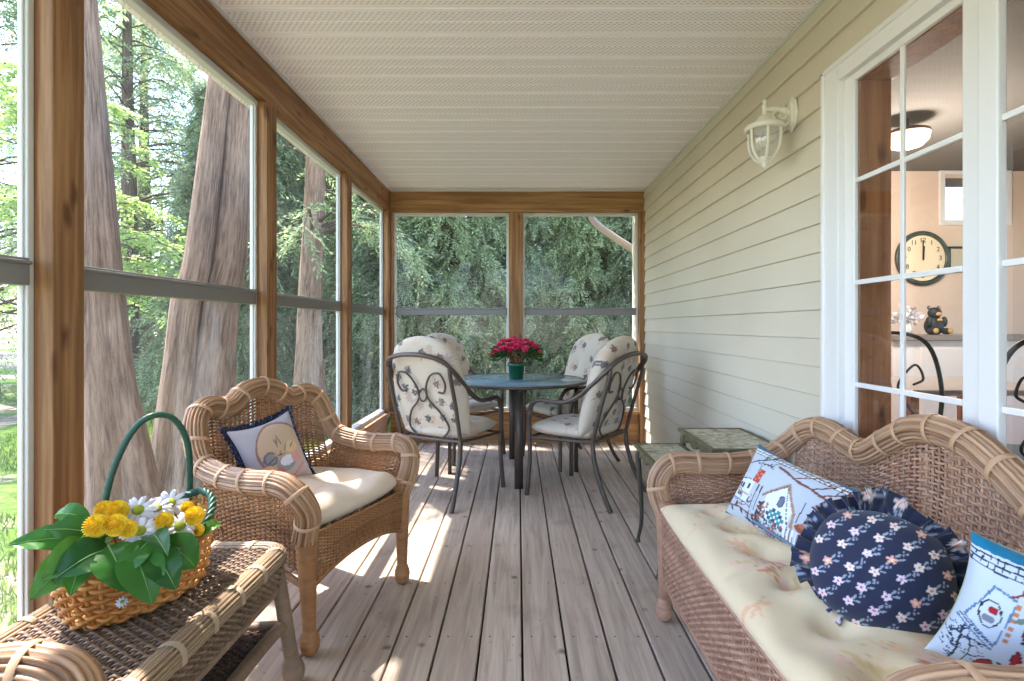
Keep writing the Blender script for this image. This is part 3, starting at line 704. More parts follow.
# ---- tapestry pillow with birdhouses
def art_birdhouse():
    a = Art(44, 30, 5, sr(190,198,212)); R = random.Random(5)
    dk, br, rd, bl, tl, gn = sr(52,54,66), sr(122,72,62), sr(186,70,58), sr(36,104,140), sr(60,140,150), sr(92,112,104)
    a.rect(0, 28.2, 44, 30, bl); a.rect(0, 26.3, 44, 28.2, sr(225,230,236))
    for x in np.arange(0, 44, 1.7): a.line([(x, 26.3), (x+.3, 28.2)], .28, dk)
    for y in (26.3, 27.3): a.line([(0, y), (44, y)], .3, dk)
    a.rect(0, 0, 44, .8, bl); a.rect(42.8, 0, 44, 30, sr(150,166,140)); a.line([(42.6, 0), (42.6, 27)], .4, dk)
    a.branch(3, 21.5, .25, 17, .55, dk, gn, 2, .5, R); a.branch(18, 25, -.15, 22, .75, br, None, 2, .5, R); a.branch(41, 24, -2.2, 10, .5, br, dk, 1, .6, R)
    a.branch(2, 4, .15, 17, .6, br, dk, 2, .5, R); a.branch(1.5, 6, 1.2, 9, .5, dk, dk, 2, .7, R)
    # little house on the left
    a.poly([(4, 8), (12.5, 8), (12.5, 17), (4, 15.5)], sr(222,226,232)); a.line([(4,8),(12.5,8),(12.5,17),(4,15.5),(4,8)], .35, dk)
    a.poly([(11.2,16.5),(14.2,16.5),(14.6,21.5),(11.8,21.5)], rd)
    for k in range(5): a.ell(12.2+(k%2)*1.4, 17.4+k*.85, .5, .4, sr(226,140,110))
    for x, y in ((5.5, 12.2), (7, 12.2), (6.2, 9.4), (7.7, 9.4), (10.3,13)): a.rect(x, y, x+1.1, y+1.9, dk)
    a.line([(4, 10.9), (12, 10.9)], .5, sr(190,160,150)); a.ell(6.4, 9.6, 3.0, 2.4, sr(96,112,140), ring=.3)
    for y in (5, 7, 9, 11, 13): a.rect(15, y-1.5, 16.2, y, sr(180,186,196)); 
    a.line([(14.6,3),(15,16)], .35, dk); a.line([(17,3),(16.6,16)], .35, dk); a.line([(13.5,3.4),(18,3.1)], .6, dk)
    # big birdhouse
    a.poly([(20,6),(31,6),(31,14.5),(25.8,20.2),(20,15)], sr(226,230,236)); a.line([(18.4,14.0),(26,21),(31.6,13.2),(32.5,6)], .9, sr(170,132,112)); a.line([(18.4,13.6),(26,20.5)], .3, dk); a.line([(26,20.5),(32,6)], .3, dk)
    a.ell(26.2, 14.6, 1.3, 2.1, sr(60,66,86)); a.ell(26.2, 14.6, 1.0, 1.8, sr(108,114,138))
    for i in range(7):
        for j in range(5):
            if (i+j) % 2 == 0 and abs(i-3)+abs(j-2) < 5: a.rect(22.5+i, 6.5+j, 23.5+i, 7.5+j, sr(34,84,110) if R.random() < .6 else tl)
    for _ in range(60): a.ell(R.uniform(18,33), R.uniform(4.5,8), .45, .45, R.choice([rd, sr(196,130,110), tl, dk, gn]))
    for _ in range(40): a.ell(R.uniform(18,22), R.uniform(6,12), .5, .5, R.choice([br, sr(160,120,110), dk]))
    # nest on a swing and a picket fence
    a.line([(33.5,20),(33,11)], .22, dk); a.line([(40,20),(40,10)], .22, dk); a.ell(36.6, 10, 3.6, 1.6, sr(150,84,62)); a.ell(36.4,11,2.6,.9, sr(176,112,84)); a.ell(36.4,13,1.2,1.3, rd)
    for x in np.arange(30.5, 41, 1.15): a.rect(x, 4.6, x+.55, 8.4, sr(226,230,236)); a.line([(x+.7,4.6),(x+.7,8.2)], .2, sr(110,116,130))
    a.rect(17.5, 3.5, 42, 4.4, sr(108,136,160)); a.line([(17.5,4.5),(42,4.5)], .25, dk)
    a.poly([(18.5,.9),(40,.9),(41,3.3),(18.5,3.3)], sr(216,224,234)); a.line([(18,3.4),(41,3.4)], .35, br); a.line([(18.5,.9),(40,.9)], .25, dk); a.ell(20.2, 2.1, 1.3, 1.2, sr(80,90,112), ring=.3)
    art_text(a, 'QUARRYS', 20.5, 3.15, 2.1, sr(66,74,98)); return a
def pillow_object(mb, mt, c, ux, uy, label, name='throw_pillow', extra=None, group=None):
    r = empty(name, (0,0,0), 0, label, 'pillow', group); o = mb.build('pillow_body', mt, r, colattr=True)
    r.matrix_world = basis(c, ux, uy); return r
p1 = pad(.45, .268, .13, 190, 130, .0, .0, art_birdhouse(), wr=.12, pinch=.13, seed=2, pw=2.6, back=sr(40,100,132))
pillow_object(p1, M['tap'], (.838, 1.662, .578), (.10, -.44, -.035), (.42, .06, .82), 'rectangular tapestry pillow with birdhouses, a blue top border and lettering along its base')
# ---- second tapestry pillow
def art_pots():
    a = Art(42, 36, 5, sr(190,199,214)); R = random.Random(11); dk, rd, bl = sr(44,48,58), sr(160,34,44), sr(24,110,148)
    a.poly([(0,33.5),(0,36),(42,36),(42,32.0)], bl)
    for x in np.arange(0, 42, 1.9): a.line([(x, 29.8), (x+.6, 32.6)], .3, sr(40,56,84))
    for d in (29.8, 31.2, 32.6): a.line([(0, d), (42, d-.6)], .38, sr(40,56,84))
    a.line([(24,0),(26,6),(30,10),(30,16),(36,22),(38,26)], 1.7, dk); a.line([(30,12),(24,17),(20,16)], .9, dk); a.line([(28,8),(22,6),(17,8)], .6, dk); a.line([(33,19),(40,16),(42,17)], .9, dk)
    a.branch(6, 2, 1.5, 12, .7, dk, None, 2, .9, R); a.branch(9, 3, 1.2, 9, .5, dk, None, 2, .9, R); a.branch(12, 25, .3, 13, .7, sr(132,56,52), None, 2, .6, R)
    for x, y, w, h, r in ((22,19,3.4,4.2,.2), (36,12,4,4.6,-.3), (21,10,1.5,4.2,.2), (14,4.5,2.4,4.4,-.5), (27,2,4,2.6,.1), (40,24,3,3,.1)):
        a.ell(x, y, w/1.35+.35, h/1.35+.35, sr(60,28,36), r); a.ell(x, y, w/1.35, h/1.35, rd, r)
    # round nest box with a red bird
    a.poly([(5,16),(14,12),(15.5,25),(9,26.5)], sr(196,206,220)); a.line([(5,16),(14,12),(15.5,25),(9,26.5),(5,16)], .5, sr(88,120,160)); a.line([(4,14.6),(14,10.6)], .5, sr(88,120,160)); a.line([(4.4,15.4),(14,11.6)], .3, dk)
    a.ell(10.2, 19.5, 3, 3.6, dk, .2, ring=.45); a.ell(10.8, 20.6, 1.3, 1.0, rd); a.ell(10, 18.2, 1.7, 1.0, sr(120,124,140))
    for k in range(6): a.rect(15.2, 14+k*1.9, 16.8, 15+k*1.9, sr(190,120,80)); 
    for k in range(9): a.leaf(R.uniform(16,34), R.uniform(5,24), 3, 1.4, R.uniform(0,6.3), sr(108,122,116))
    for k in range(14): x, y = R.uniform(0,8), R.uniform(0,12); a.line([(x,y),(x+1,y+R.uniform(-1,1)),(x+.4,y+1.3)], .22, sr(60,84,124))
    return a
PT = art_pots(); PT.a = PT.a[:, (np.arange(PT.W)*1.55).astype(int) % PT.W]
p3 = pad(.31, .25, .11, 170, 150, 0, 0, PT, wr=.12, pinch=.12, seed=6, pw=2.6, back=sr(160,176,150))
pillow_object(p3, M['tap'], (.910, .900, .612), (.85, -.43, -.24), (.29, -.295, .91), 'tapestry pillow with red blossoms on dark branches, tucked beside the near sofa arm')
# ---- navy ruffled pillow
def flower_dots(a, n, R, c_in=None):
    ok = []
    cols = [(sr(232,214,210), sr(214,130,96)), (sr(226,170,160), sr(240,220,150)), (sr(226,206,222), sr(200,90,100))]
    for gy in range(0, 9):
        for gx in range(0, 9):
            x = 1.5+gx*4.6+(gy % 2)*2.3+R.uniform(-.4,.4); y = 1+gy*3.9+R.uniform(-.4,.4); c, cc = R.choice(cols); t = R.uniform(0, 6)
            for k in range(5): an = t+k*2*pi/5; a.ell(x+.55*cos(an), y+.55*sin(an), .48, .32, c, an)
            a.ell(x, y, .25, .25, cc)
            for k in (.3, .9): a.leaf(x+1.0*cos(k), y+1.0*sin(k), 1.3, .45, k, sr(150,160,176))
            for k in range(3): a.ell(x+2.15+.4*cos(k*2.1), y+2+.4*sin(k*2.1), .2, .3, sr(150,156,176))
art = Art(27, 27, 8, sr(44,48,72)); flower_dots(art, 60, random.Random(2))
def ruffle(R0, R1, n, amp, art, seed, shape=None, z0=0, waves=34, rows=8):
    r = np.random.default_rng(seed); a = np.linspace(0, 2*pi, n, endpoint=False); ph = a*waves + 1.5*np.sin(a*5+seed)+np.sin(a*3)
    t = np.linspace(0, 1, rows); G = np.zeros((rows, n, 3)); C = np.zeros((rows, n, 3))
    for i, tt in enumerate(t):
        rad = (R0+(R1-R0)*tt)*(1+.05*np.sin(a*7+seed)+.03*np.sin(a*4+1)); k = shape(a) if shape else 1
        rr = rad*k
        z = z0+amp*tt**.7*np.sin(ph+.5*tt)*(1+.3*np.sin(a*4)); sh = .010*tt*np.cos(ph)
        G[i] = np.stack([rr*np.cos(a+sh/R0), rr*np.sin(a+sh/R0), z], -1)
        C[i] = art.sample(np.clip(.5+G[i][:, 0]/.40, 0, .999), np.clip(.5+G[i][:, 1]/.40, 0, .999))
    mb = MB(); mb.grid(G, wrapv=True, col=C); mb.grid(G+np.array([0,0,.0025]), wrapv=True, col=C, flip=True); return mb
p2 = pad(.272, .255, .18, 150, 150, .85, .85, art, wr=.1, seed=3, pw=2)
r2 = pillow_object(p2, M['tap'], (.806, 1.195, .582), (.80, -.56, -.10), (.30, .22, .85), 'round navy pillow with small pink and white flowers and a ruffled edge')
rf = ruffle(.118, .172, 900, .022, art, 3, waves=30, shape=lambda a: 1-.16*np.clip(-np.sin(a+.25), 0, 1)**1.5); rf.build('ruffle', M['tap'], r2, colattr=True)
# ---- fringed pillow in the armchair: a twig basket with fruit on grey cloth
a = Art(32, 32, 6, sr(176,168,176)); R = random.Random(8)
a.ell(18, 17, 12.5, 12.0, sr(150,112,108), 0, ring=1.1); a.ell(17.5, 18, 11, 10, sr(200,172,148)); a.ell(20, 8, 8.5, 5.5, sr(196,176,176))
a.ell(10.5, 14.5, 3.3, 3.0, sr(112,110,122)); a.ell(10.5, 14.5, 2.4, 2.1, sr(144,140,146)); a.ell(17, 10.5, 5, 3.2, sr(150,152,164)); a.ell(18, 11.5, 3.6, 2.1, sr(222,226,240))
a.ell(12, 8, 3.6, 1.6, sr(214,120,110), .2); a.ell(8, 10, 2.6, 2.4, sr(222,176,144)); a.ell(23, 12, 2.6, 3, sr(210,160,156)); a.ell(22, 16.5, 3, 2.6, sr(216,186,150))
for k in range(9): a.leaf(17+R.uniform(-3,5), 14+R.uniform(-2,5), R.uniform(3,6), .7, R.uniform(.6,2.4), R.choice([sr(128,122,110), sr(150,132,116), sr(206,176,130)]))
a.line([(9,13),(14,15),(18,14.5)], .4, sr(70,78,96)); a.line([(6,3.5),(12,6),(20,4.5),(26,8)], .5, sr(200,120,118)); a.line([(8,1.5),(16,3.5),(24,2.5)], .4, sr(180,140,140))
p4 = pad(.30, .30, .11, 150, 150, 0, 0, a, wr=.15, pinch=.16, seed=12, pw=2.6, back=sr(150,144,156))
sx = Vector((.415, .91, 0)); fw = Vector((.91, -.415, 0))
ux = sx*.97 + Vector((0,0,.13)); uy = Vector((0,0,1)) - fw*.38 - sx*.2
r4 = pillow_object(p4, M['tap'], (-.990, 2.150, .612), ux, uy, 'square grey pillow with a fruit basket picture and dark fringe, in the wicker armchair')
fm = MB(); t = np.linspace(-1, 1, 70)
def edge_pt(u, v): X, Y = u*.15, v*.15; return X*(1-.16*(1-v*v)*abs(u)**3), Y*(1-.16*(1-u*u)*abs(v)**3)
loop = [edge_pt(x, -1) for x in t] + [edge_pt(1, y) for y in t[1:]] + [edge_pt(x, 1) for x in t[::-1][1:]] + [edge_pt(-1, y) for y in t[::-1][1:-1]]
loop = np.array(loop); rr_ = random.Random(1)
for k in range(0, len(loop)*5):
    i = k/5; p = loop[int(i) % len(loop)]*(1-(i % 1)) + loop[(int(i)+1) % len(loop)]*(i % 1); d = p/np.linalg.norm(p)
    L = rr_.uniform(.012, .022); w = np.array([-d[1], d[0]])*.0035; q = p+d*L+np.array([rr_.uniform(-.006,.006), rr_.uniform(-.006,.006)]); z = rr_.uniform(-.007,.007)
    c = sr(38,42,70) if rr_.random() < .75 else sr(96,110,160)
    fm.add([(p[0]-w[0], p[1]-w[1], -.004), (p[0]+w[0], p[1]+w[1], .004), (q[0]+w[0], q[1]+w[1], z), (q[0]-w[0], q[1]-w[1], z+.002)], [(0,1,2,3)], col=c)
tube(fm, [(x, y, 0) for x, y in loop], .0045, 6, closed=True, col=sr(40,44,72)); fm.build('fringe', M['tap'], r4, colattr=True)
# ================================================================== DINING SET
M['iron'] = mat('bronze_powder_coat', sr(84,74,68), .38, .35)
M['iron2'] = mat('black_wrought_iron', sr(34,34,36), .4, .5)
def table_glass():
    m = mat('frosted_blue_glass', sr(112,142,160), .16, spec=.6); N = NT(m)
    n = N.noise(N.coord('Object'), 90, 2); N.bump(n, .15, .002); N.base(N.ramp(N.noise(N.coord('Object'), 4, 3), [(.3, sr(104,134,152)), (.7, sr(132,158,172))])); return m
T0 = (-.008, 4.12, 0)
dt = empty('dining_table', T0, 0, 'round dining table with a frosted bluish glass top on ribbed dark metal legs', 'table')
mb = MB(); lathe(mb, [(0, .712), (.52, .712), (.522, .716), (.52, .7195), (0, .7195)], seg=96); mb.build('table_top', table_glass(), dt)
mb = MB(); lathe(mb, [(.505, .700), (.528, .700), (.535, .708), (.533, .719), (.524, .722), (.5215, .7195), (.5215, .711), (.505, .711), (.505, .700)], seg=96); mb.build('rim', M['iron'], dt)
for i, a in enumerate((-88, 5, 95, 182)):
    a = radians(a); mb = MB(); rl = (.40, .46, .43, .515)[i]; c = np.array([rl*cos(a), rl*sin(a), 0]); tn_ = np.array([-sin(a), cos(a), 0])
    for k in (-1, 0, 1): P = np.array([c+tn_*.0175*k+[0,0,z] for z in (0, .2, .45, .70)]); tube(mb, P, .0125, 10)
    mb.box((-.03, -.012, 0), (.03, .012, .69), rot=Matrix.Rotation(a+pi/2, 4, 'Z'), at=c)
    mb.build('leg', M['iron'], dt)
mb = MB()
for a in (0, pi/2): tube(mb, [(-.43*cos(a+.05), -.43*sin(a+.05), .69), (.43*cos(a+.05), .43*sin(a+.05), .69)], .012, 8)
mb.build('cross_bar', M['iron'], dt)

def mirror(P): return [(-x, y, z) for x, y, z in P[::-1]]
def make_chair():
    r = empty('dining_chair', (0,0,0), 0)
    arm = [(.272, -.235, .0), (.268, -.240, .30), (.270, -.242, .50), (.276, -.222, .595), (.282, -.155, .640), (.283, -.05, .640), (.282, .05, .646), (.276, .145, .69), (.266, .245, .775), (.248, .325, .855), (.205, .375, .915), (.12, .400, .945), (0, .406, .955)]
    P = spline(arm+mirror(arm)[1:], 8); mb = MB(); i0 = np.argmax(P[:, 2] > .47); i1 = len(P)-i0
    tube(mb, P[i0:i1], .0145, 10, ry=.021, up=(0, .2, 1)); mb.build('arm_and_back_rail', M['iron'], r)
    for s in (1, -1):
        mb = MB(); tube(mb, spline([(s*.285, -.25, 0), (s*.268, -.238, .25), (s*.2695, -.2425, .49)], 6), .0155, 10); mb.build('leg', M['iron'], r)
        mb = MB(); tube(mb, spline([(s*.262, .36, 0), (s*.243, .29, .12), (s*.236, .235, .28), (s*.235, .22, .40)], 6), .0155, 10); mb.build('leg', M['iron'], r)
        mb = MB(); tube(mb, spline([(s*.235, .22, .40), (s*.240, .275, .6), (s*.240, .335, .80), (s*.236, .345, .868)], 6), .0135, 8); mb.build('back_upright', M['iron'], r)
        S = spline([(s*.10, .222, .41), (s*.155, .228, .48), (s*.115, .265, .58), (s*.045, .285, .655), (s*.032, .308, .73), (s*.085, .336, .82), (s*.155, .338, .835), (s*.185, .318, .77), (s*.165, .302, .715), (s*.125, .302, .715)], 8)
        mb = MB(); tube(mb, S, .007, 8); mb.build('scroll', M['iron'], r)
    mb = MB(); a = np.linspace(0, 2*pi, 28)[:-1]; tube(mb, np.stack([.030*np.cos(a), np.full(27, .296), .69+.038*np.sin(a)], 1), .007, 8, closed=True); mb.build('ring', M['iron'], r)
    mb = MB(); sq = [(-.235, .22, .40), (.235, .22, .40)]; tube(mb, sq, .0105, 8); tube(mb, [(-.266, -.235, .385), (-.235, .22, .40)], .010, 8); tube(mb, [(.266, -.235, .385), (.235, .22, .40)], .010, 8)
    tube(mb, spline([(-.266, -.235, .385), (0, -.262, .385), (.266, -.235, .385)], 8), .010, 8)
    for x in (-.15, -.05, .05, .15): tube(mb, [(x, -.25, .385), (x, .22, .398)], .004, 6)
    mb.build('seat_frame', M['iron'], r); return r
def art_leafprint(w, h, seed, n):
    a = Art(w, h, 3.2, sr(196,184,168)); R = random.Random(seed)
    for _ in range(n):
        x, y = R.uniform(0, w), R.uniform(0, h); c = R.choice([sr(182,160,146), sr(198,176,158), sr(176,158,150)])
        for k in range(7): an = k*.9+R.uniform(-.2,.2); a.leaf(x, y, R.uniform(2.6,4.6), R.uniform(1.0,1.8), an, c)
        a.line([(x,y),(x+R.uniform(-8,8),y+R.uniform(-8,8))], .3, c)
    pts = []
    for _ in range(n*20):
        x, y = R.uniform(3, w-3), R.uniform(3, h-3)
        if all((x-p)**2+(y-q)**2 > 62 for p, q in pts): pts.append((x, y))
        if len(pts) >= n: break
    for x, y in pts:
        c = R.choice([sr(82,80,86), sr(96,92,96), sr(120,96,92)]); t = R.uniform(0, 6)
        for k in range(5): an = t+(k-2)*.75; a.leaf(x, y, 4.0-abs(k-2)*.7, 1.7, an, c); a.line([(x,y),(x+3*cos(an),y+3*sin(an))], .22, sr(150,142,140))
        a.line([(x,y),(x-4*cos(t),y-4*sin(t))], .35, c)
    return a
def make_cushion(seed):
    r = empty('chair_cushion', (0,0,0), 0)
    a = art_leafprint(50, 50, seed, 12)
    mb = pad(.50, .49, .10, 80, 80, .35, .25, a, [(-.1, 0), (.1, 0)], .04, .35, .12, seed=seed); mb = xform(mb, Matrix.Translation((0, -.028, .445))); mb.build('seat_pad', M['cloth'], r, colattr=True)
    a = art_leafprint(55, 66, seed+1, 20)
    mb = pad(.55, .655, .14, 100, 130, .8, .2, a, [(-.09, .05), (.09, .05), (0, -.14)], .05, .3, .12, seed=seed+1)
    # bend so that it leans on the frame and its dome tips back over the rail
    nv = []
    for v in mb.v:
        x, y, z = v[:, 0], v[:, 1], v[:, 2]; t = (y+.33)/.66; h = .42 + (y + .33)*.985; yb = .140 + .175*t + .02*np.clip(t-.7, 0, 1)**2*6
        nv.append(np.stack([x, yb - z + .0*h, h - np.abs(z)*.1*0], 1))
    mb.v = nv; mb.build('back_pad', M['cloth'], r, colattr=True); return r
ch0 = make_chair(); cu0 = make_cushion(21)
cu1 = make_cushion(33)
def place(o, x, y, fx, fy):   # chair's local -y looks along (fx, fy)
    o.location = (x, y, 0); o.rotation_euler = (0, 0, math.atan2(fx, -fy))
# (centre of seat, facing, chair label, cushion label)
spots = [(-.47, 3.665, .456, .89, 'metal dining chair with its scrolled back to the viewer, beside the wicker armchair', 'leaf-print cushion seen from behind through the chair nearest the wicker armchair'),
         (.43, 3.66, -.80, .60, 'metal dining chair with scrolled back turned half away, nearest the nesting tables', 'leaf-print cushion on the dining chair nearest the nesting tables'),
         (.40, 4.52, -.86, -.50, 'metal dining chair at the far side of the table close to the siding wall', 'leaf-print cushion facing the viewer beyond the blue table top, by the siding'),
         (-.50, 4.70, .72, -.70, 'metal dining chair mostly hidden at the far side of the table by the screened corner', 'leaf-print cushion mostly hidden behind another cushion, at the screened corner')]
for i, (x, y, fx, fy, lc_, lu) in enumerate(spots):
    c = ch0 if i == 0 else copy_tree(ch0); u = (cu0, cu1)[i] if i < 2 else copy_tree(cu0 if i == 2 else cu1)
    place(c, x, y, fx, fy); place(u, x, y, fx, fy); tag(c, lc_, 'chair', 'dining chairs'); tag(u, lu, 'cushion', 'dining chair cushions')

# ---- nesting tables with painted tops
def nest_top():
    m = mat('painted_table_top', rough=.4); N = NT(m); v = N.coord('Object', (1,1,1))
    n = N.noise(v, 14, 5, .6, 1.5); vo = N.n('ShaderNodeTexVoronoi'); N.set(vo.inputs['Vector'], v); vo.inputs['Scale'].default_value = 17
    c = N.ramp(n, [(.3, sr(92,84,64)), (.45, sr(150,142,116)), (.58, sr(204,196,174)), (.72, sr(118,112,88))])
    c = N.mix(N.ramp(vo.outputs['Distance'], [(.16, (1,1,1)), (.26, (0,0,0))]), c, sr(214,212,200)); N.base(c); return m
M['nest_top'] = nest_top(); M['nest'] = mat('olive_painted_wood', sr(98,90,62), .5); M['nest_leg'] = mat('dark_bronze_leg', sr(72,66,56), .45, .2)
def nest_table(cx, cy, hx, hy, H, label, mm):
    r = empty('nesting_table', (cx, cy, 0), 0, label, 'side table', 'nesting tables by the siding')
    n = 72; 
    def outl(hx, hy, amp, z):
        t = np.linspace(-1, 1, n//4, endpoint=False); P = []
        for k, x in enumerate(t): P.append((hx*x, -hy))
        for x in t: P.append((hx, hy*x))
        for x in t: P.append((-hx*x, hy))
        for x in t: P.append((-hx, -hy*x))
        P = np.array(P); k = np.arange(len(P))/len(P)*4; f = k % 1
        d = 1+amp*np.cos(f*2*pi*4)*(np.sin(f*pi)**.5); return np.stack([P[:, 0]*d, P[:, 1]*d, np.full(len(P), z)], 1)
    rings = [outl(hx, hy, .018, H-.018), outl(hx*1.015, hy*1.015, .02, H-.010), outl(hx*1.0, hy*1.0, .02, H), outl(hx-.018, hy-.018, .0, H+.0005), outl(hx-.022, hy-.022, 0, H-.002)]
    mb = MB(); mb.grid(np.stack(rings), wrapv=True); ins = rings[-1]
    mb.add(np.vstack([ins, [(0,0,H-.002)]]), t=[(len(ins), i, (i+1) % len(ins)) for i in range(len(ins))], m=1)
    lo = rings[0]; mb.add(np.vstack([lo, [(0,0,H-.018)]]), t=[(len(lo), (i+1) % len(lo), i) for i in range(len(lo))])
    mb.build('table_top', [M['nest'], M['nest_top']], r, smooth=False)
    mb = MB()
    for (p0, p1) in (((-hx+.03, -hy+.03), (hx-.03, -hy+.03)), ((-hx+.03, hy-.03), (hx-.03, hy-.03)), ((-hx+.03, -hy+.03), (-hx+.03, hy-.03)), ((hx-.03, -hy+.03), (hx-.03, hy-.03))):
        t = np.linspace(0, 1, 40); X = p0[0]+(p1[0]-p0[0])*t; Y = p0[1]+(p1[1]-p0[1])*t; zl = H-.045-.028*np.abs(np.cos(t*3*pi))
        nx, ny = (0, .008) if p0[1] == p1[1] else (.008, 0)
        G = np.stack([np.stack([X-nx, Y-ny, zl], 1), np.stack([X-nx, Y-ny, zl*0+H-.018], 1), np.stack([X+nx, Y+ny, zl*0+H-.018], 1), np.stack([X+nx, Y+ny, zl], 1)]); mb.grid(G, wrapu=True)
    mb.build('apron', M['nest'], r, smooth=False)
    for sx in (1, -1):
        for sy in (1, -1):
            mb = MB(); ox, oy = sx*(hx-.028), sy*(hy-.028)
            P = spline([(ox, oy, H-.02), (ox+sx*.008, oy+sy*.008, H-.08), (ox-sx*.004, oy-sy*.004, H*.5), (ox-sx*.006, oy-sy*.006, .12), (ox+sx*.006, oy+sy*.006, .03), (ox+sx*.010, oy+sy*.010, .0)], 6)
            tube(mb, P, np.interp(np.linspace(0, 1, len(P)), [0, .15, .5, .85, .93, 1], [.015, .016, .011, .009, .013, .015]), 10); mb.build('leg', mm, r)
    return r
nest_table(1.022, 2.605, .168, .25, .587, 'taller nesting table with a painted flower top, standing against the siding', M['nest'])
nest_table(.735, 2.60, .125, .225, .512, 'lower nesting table with a mottled green top, beside the far sofa arm', M['nest_leg'])

# ---- azalea in its pot
M['petal'] = mat('magenta_petal', sr(214,34,92), .6); M['petal2'] = mat('pink_petal', sr(232,70,118), .6)
def leafy(name, c0, c1, trans=.35, rough=.5):
    m = mat(name, rough=rough, spec=.3); N = NT(m); isl = N.island(); col = N.ramp(isl, [(0, c0), (1, c1)]); N.base(col)
    t = N.t; tr = N.n('ShaderNodeBsdfTranslucent'); N.set(tr.inputs[0], col); mx = N.n('ShaderNodeMixShader'); mx.inputs[0].default_value = trans
    out = t.nodes['Material Output']; t.links.new(N.b.outputs[0], mx.inputs[1]); t.links.new(tr.outputs[0], mx.inputs[2]); t.links.new(mx.outputs[0], out.inputs[0]); return m
M['pleaf'] = leafy('azalea_leaf', sr(40,70,36), sr(88,118,62))
az = empty('potted_azalea', (-.012, 4.12, .7215), 0, 'magenta flowering azalea in a dark green pot on the dining table', 'potted plant')
mb = MB(); lathe(mb, [(0, 0), (.050, 0), (.053, .004), (.062, .10), (.068, .10), (.070, .105), (.070, .126), (.066, .128), (.062, .124), (.060, .11), (0, .108)], seg=36); mb.build('pot', mat('green_pot', sr(24,84,62), .35), az)
mb = MB(); R = random.Random(4)
def cards(mb, P, D, L, W, nrm=None, cup=.15, seed=0):
    """many small pointed leaves: position, direction, length, width (arrays)"""
    P = np.asarray(P); D = np.asarray(D); D = D/(np.linalg.norm(D, axis=1, keepdims=True)+1e-9); n = len(P); r = np.random.default_rng(seed)
    q = r.normal(size=(n, 3)) if nrm is None else np.asarray(nrm); S_ = np.cross(D, q); S_ /= np.linalg.norm(S_, axis=1, keepdims=True)+1e-9
    Nn = np.cross(S_, D); L = np.broadcast_to(L, (n,))[:, None]; W = np.broadcast_to(W, (n,))[:, None]
    V = np.stack([P, P+D*L*.5+S_*W*.5+Nn*L*cup*.3, P+D*L, P+D*L*.5-S_*W*.5+Nn*L*cup*.3], 1); I = np.arange(n*4).reshape(n, 4); mb.add(V.reshape(-1, 3), I)
for k in range(26):
    a = R.uniform(0, 6.28); s = R.uniform(.04, .2); tube(mb, spline([(0.02*cos(a), .02*sin(a), .10), (s*.4*cos(a), s*.4*sin(a), .16), (s*cos(a), s*.8*sin(a), .28-s*.4)], 4), .003, 5)
mb.build('stems', mat('azalea_stem', sr(120,88,58), .8), az)
n = 900; a = rng.uniform(0, 2*pi, n); rr = rng.uniform(.2, 1, n)**.5*.19; zz = .262-.055*(rr/.19)**2+rng.uniform(-.075, .03, n)
mb = MB(); P = np.stack([rr*np.cos(a), rr*.85*np.sin(a), zz], 1); cards(mb, P, np.stack([np.cos(a), np.sin(a), rng.uniform(-.6, .8, n)], 1), .034, .014, seed=2); mb.build('foliage', M['pleaf'], az)
def blossom_mesh(m):
    b = MB(); r = random.Random(5)
    for ring, (np_, rad, tilt) in enumerate(((6, .023, .25), (5, .018, .8), (4, .012, 1.2))):
        for k in range(np_):
            t = k*2*pi/np_+ring*.5; d = np.array([cos(t)*cos(tilt), sin(t)*cos(tilt), sin(tilt)]); s = np.array([-sin(t), cos(t), 0]); up = np.cross(d, s)
            G = np.array([[d*rad*u*1.15 + s*rad*.62*w*sin(pi*min(u*.8+.12, 1)) + np.array([0,0,1])*(.004*sin(w*4+k)+.005*u*u) for w in (-1, -.4, .4, 1)] for u in (0.05, .4, .75, 1)]); b.grid(G)
    return b
bl = [blossom_mesh(0).build('blossom', M['petal'], az), blossom_mesh(0).build('blossom', M['petal2'], az)]
for k in range(52):
    t = k*2.4; rad = .185*((k+.5)/52)**.5; o = bl[k % 2] if k < 2 else bl[0 if R.random() < .7 else 1].copy()
    if k >= 2: COL.objects.link(o); o.parent = az
    nx, ny = cos(t), sin(t); o.location = (rad*nx, rad*ny*.85, .298-.085*(rad/.185)**2+R.uniform(-.026,.02)); q = rad/.185
    o.rotation_euler = Vector((nx*q*.9, ny*q*.9-.35, .7)).to_track_quat('Z', 'Y').to_euler(); o.scale = (R.uniform(.85,1.15),)*3

# ================================================================== BASKET OF FLOWERS
M['pom_'] = leafy('yellow_petals', sr(244,190,16), sr(255,236,80), .1)
bk = empty('wicker_flower_basket', (-.945, 1.345, .453), radians(-14), 'honey-coloured wicker basket with a dark green hooped handle on the low wicker table', 'basket')
bx, by = .10, .158
def rimz(a): return .135 + .07*np.clip(np.sin(a), 0, 1)**2 + .015*np.clip(-np.sin(a), 0, 1)**2
def fbk(U, V):
    a = 2*pi*U; H = rimz(a); s = 1+.13*np.clip(V, 0, 2)**.8+.05*np.sin(pi*V); return np.stack([bx*s*np.cos(a), (by*s+.01*V)*np.sin(a), .004+(H-.004)*V], -1)
M['honey'] = wicker_mat('honey_reed', sr(168,104,48), sr(226,170,98), .4); M['green_reed'] = wicker_mat('green_wrapped_reed', sr(24,56,44), sr(52,92,74), .4)
mb = MB(); weave(mb, fbk, .82, .15, .026, .0125, rn=.0042, amp=.006, rs=.005, spc=4); lathe(mb, [(0, .003), (bx*.98, .003), (bx, .006)], seg=36); v = mb.v[-1]; v[:, 1] *= by/bx; mb.build('basket_body', M['honey'], bk)
mb = MB(); U = np.linspace(0, 1, 90, endpoint=False); P = fbk(U, np.ones(90)); 
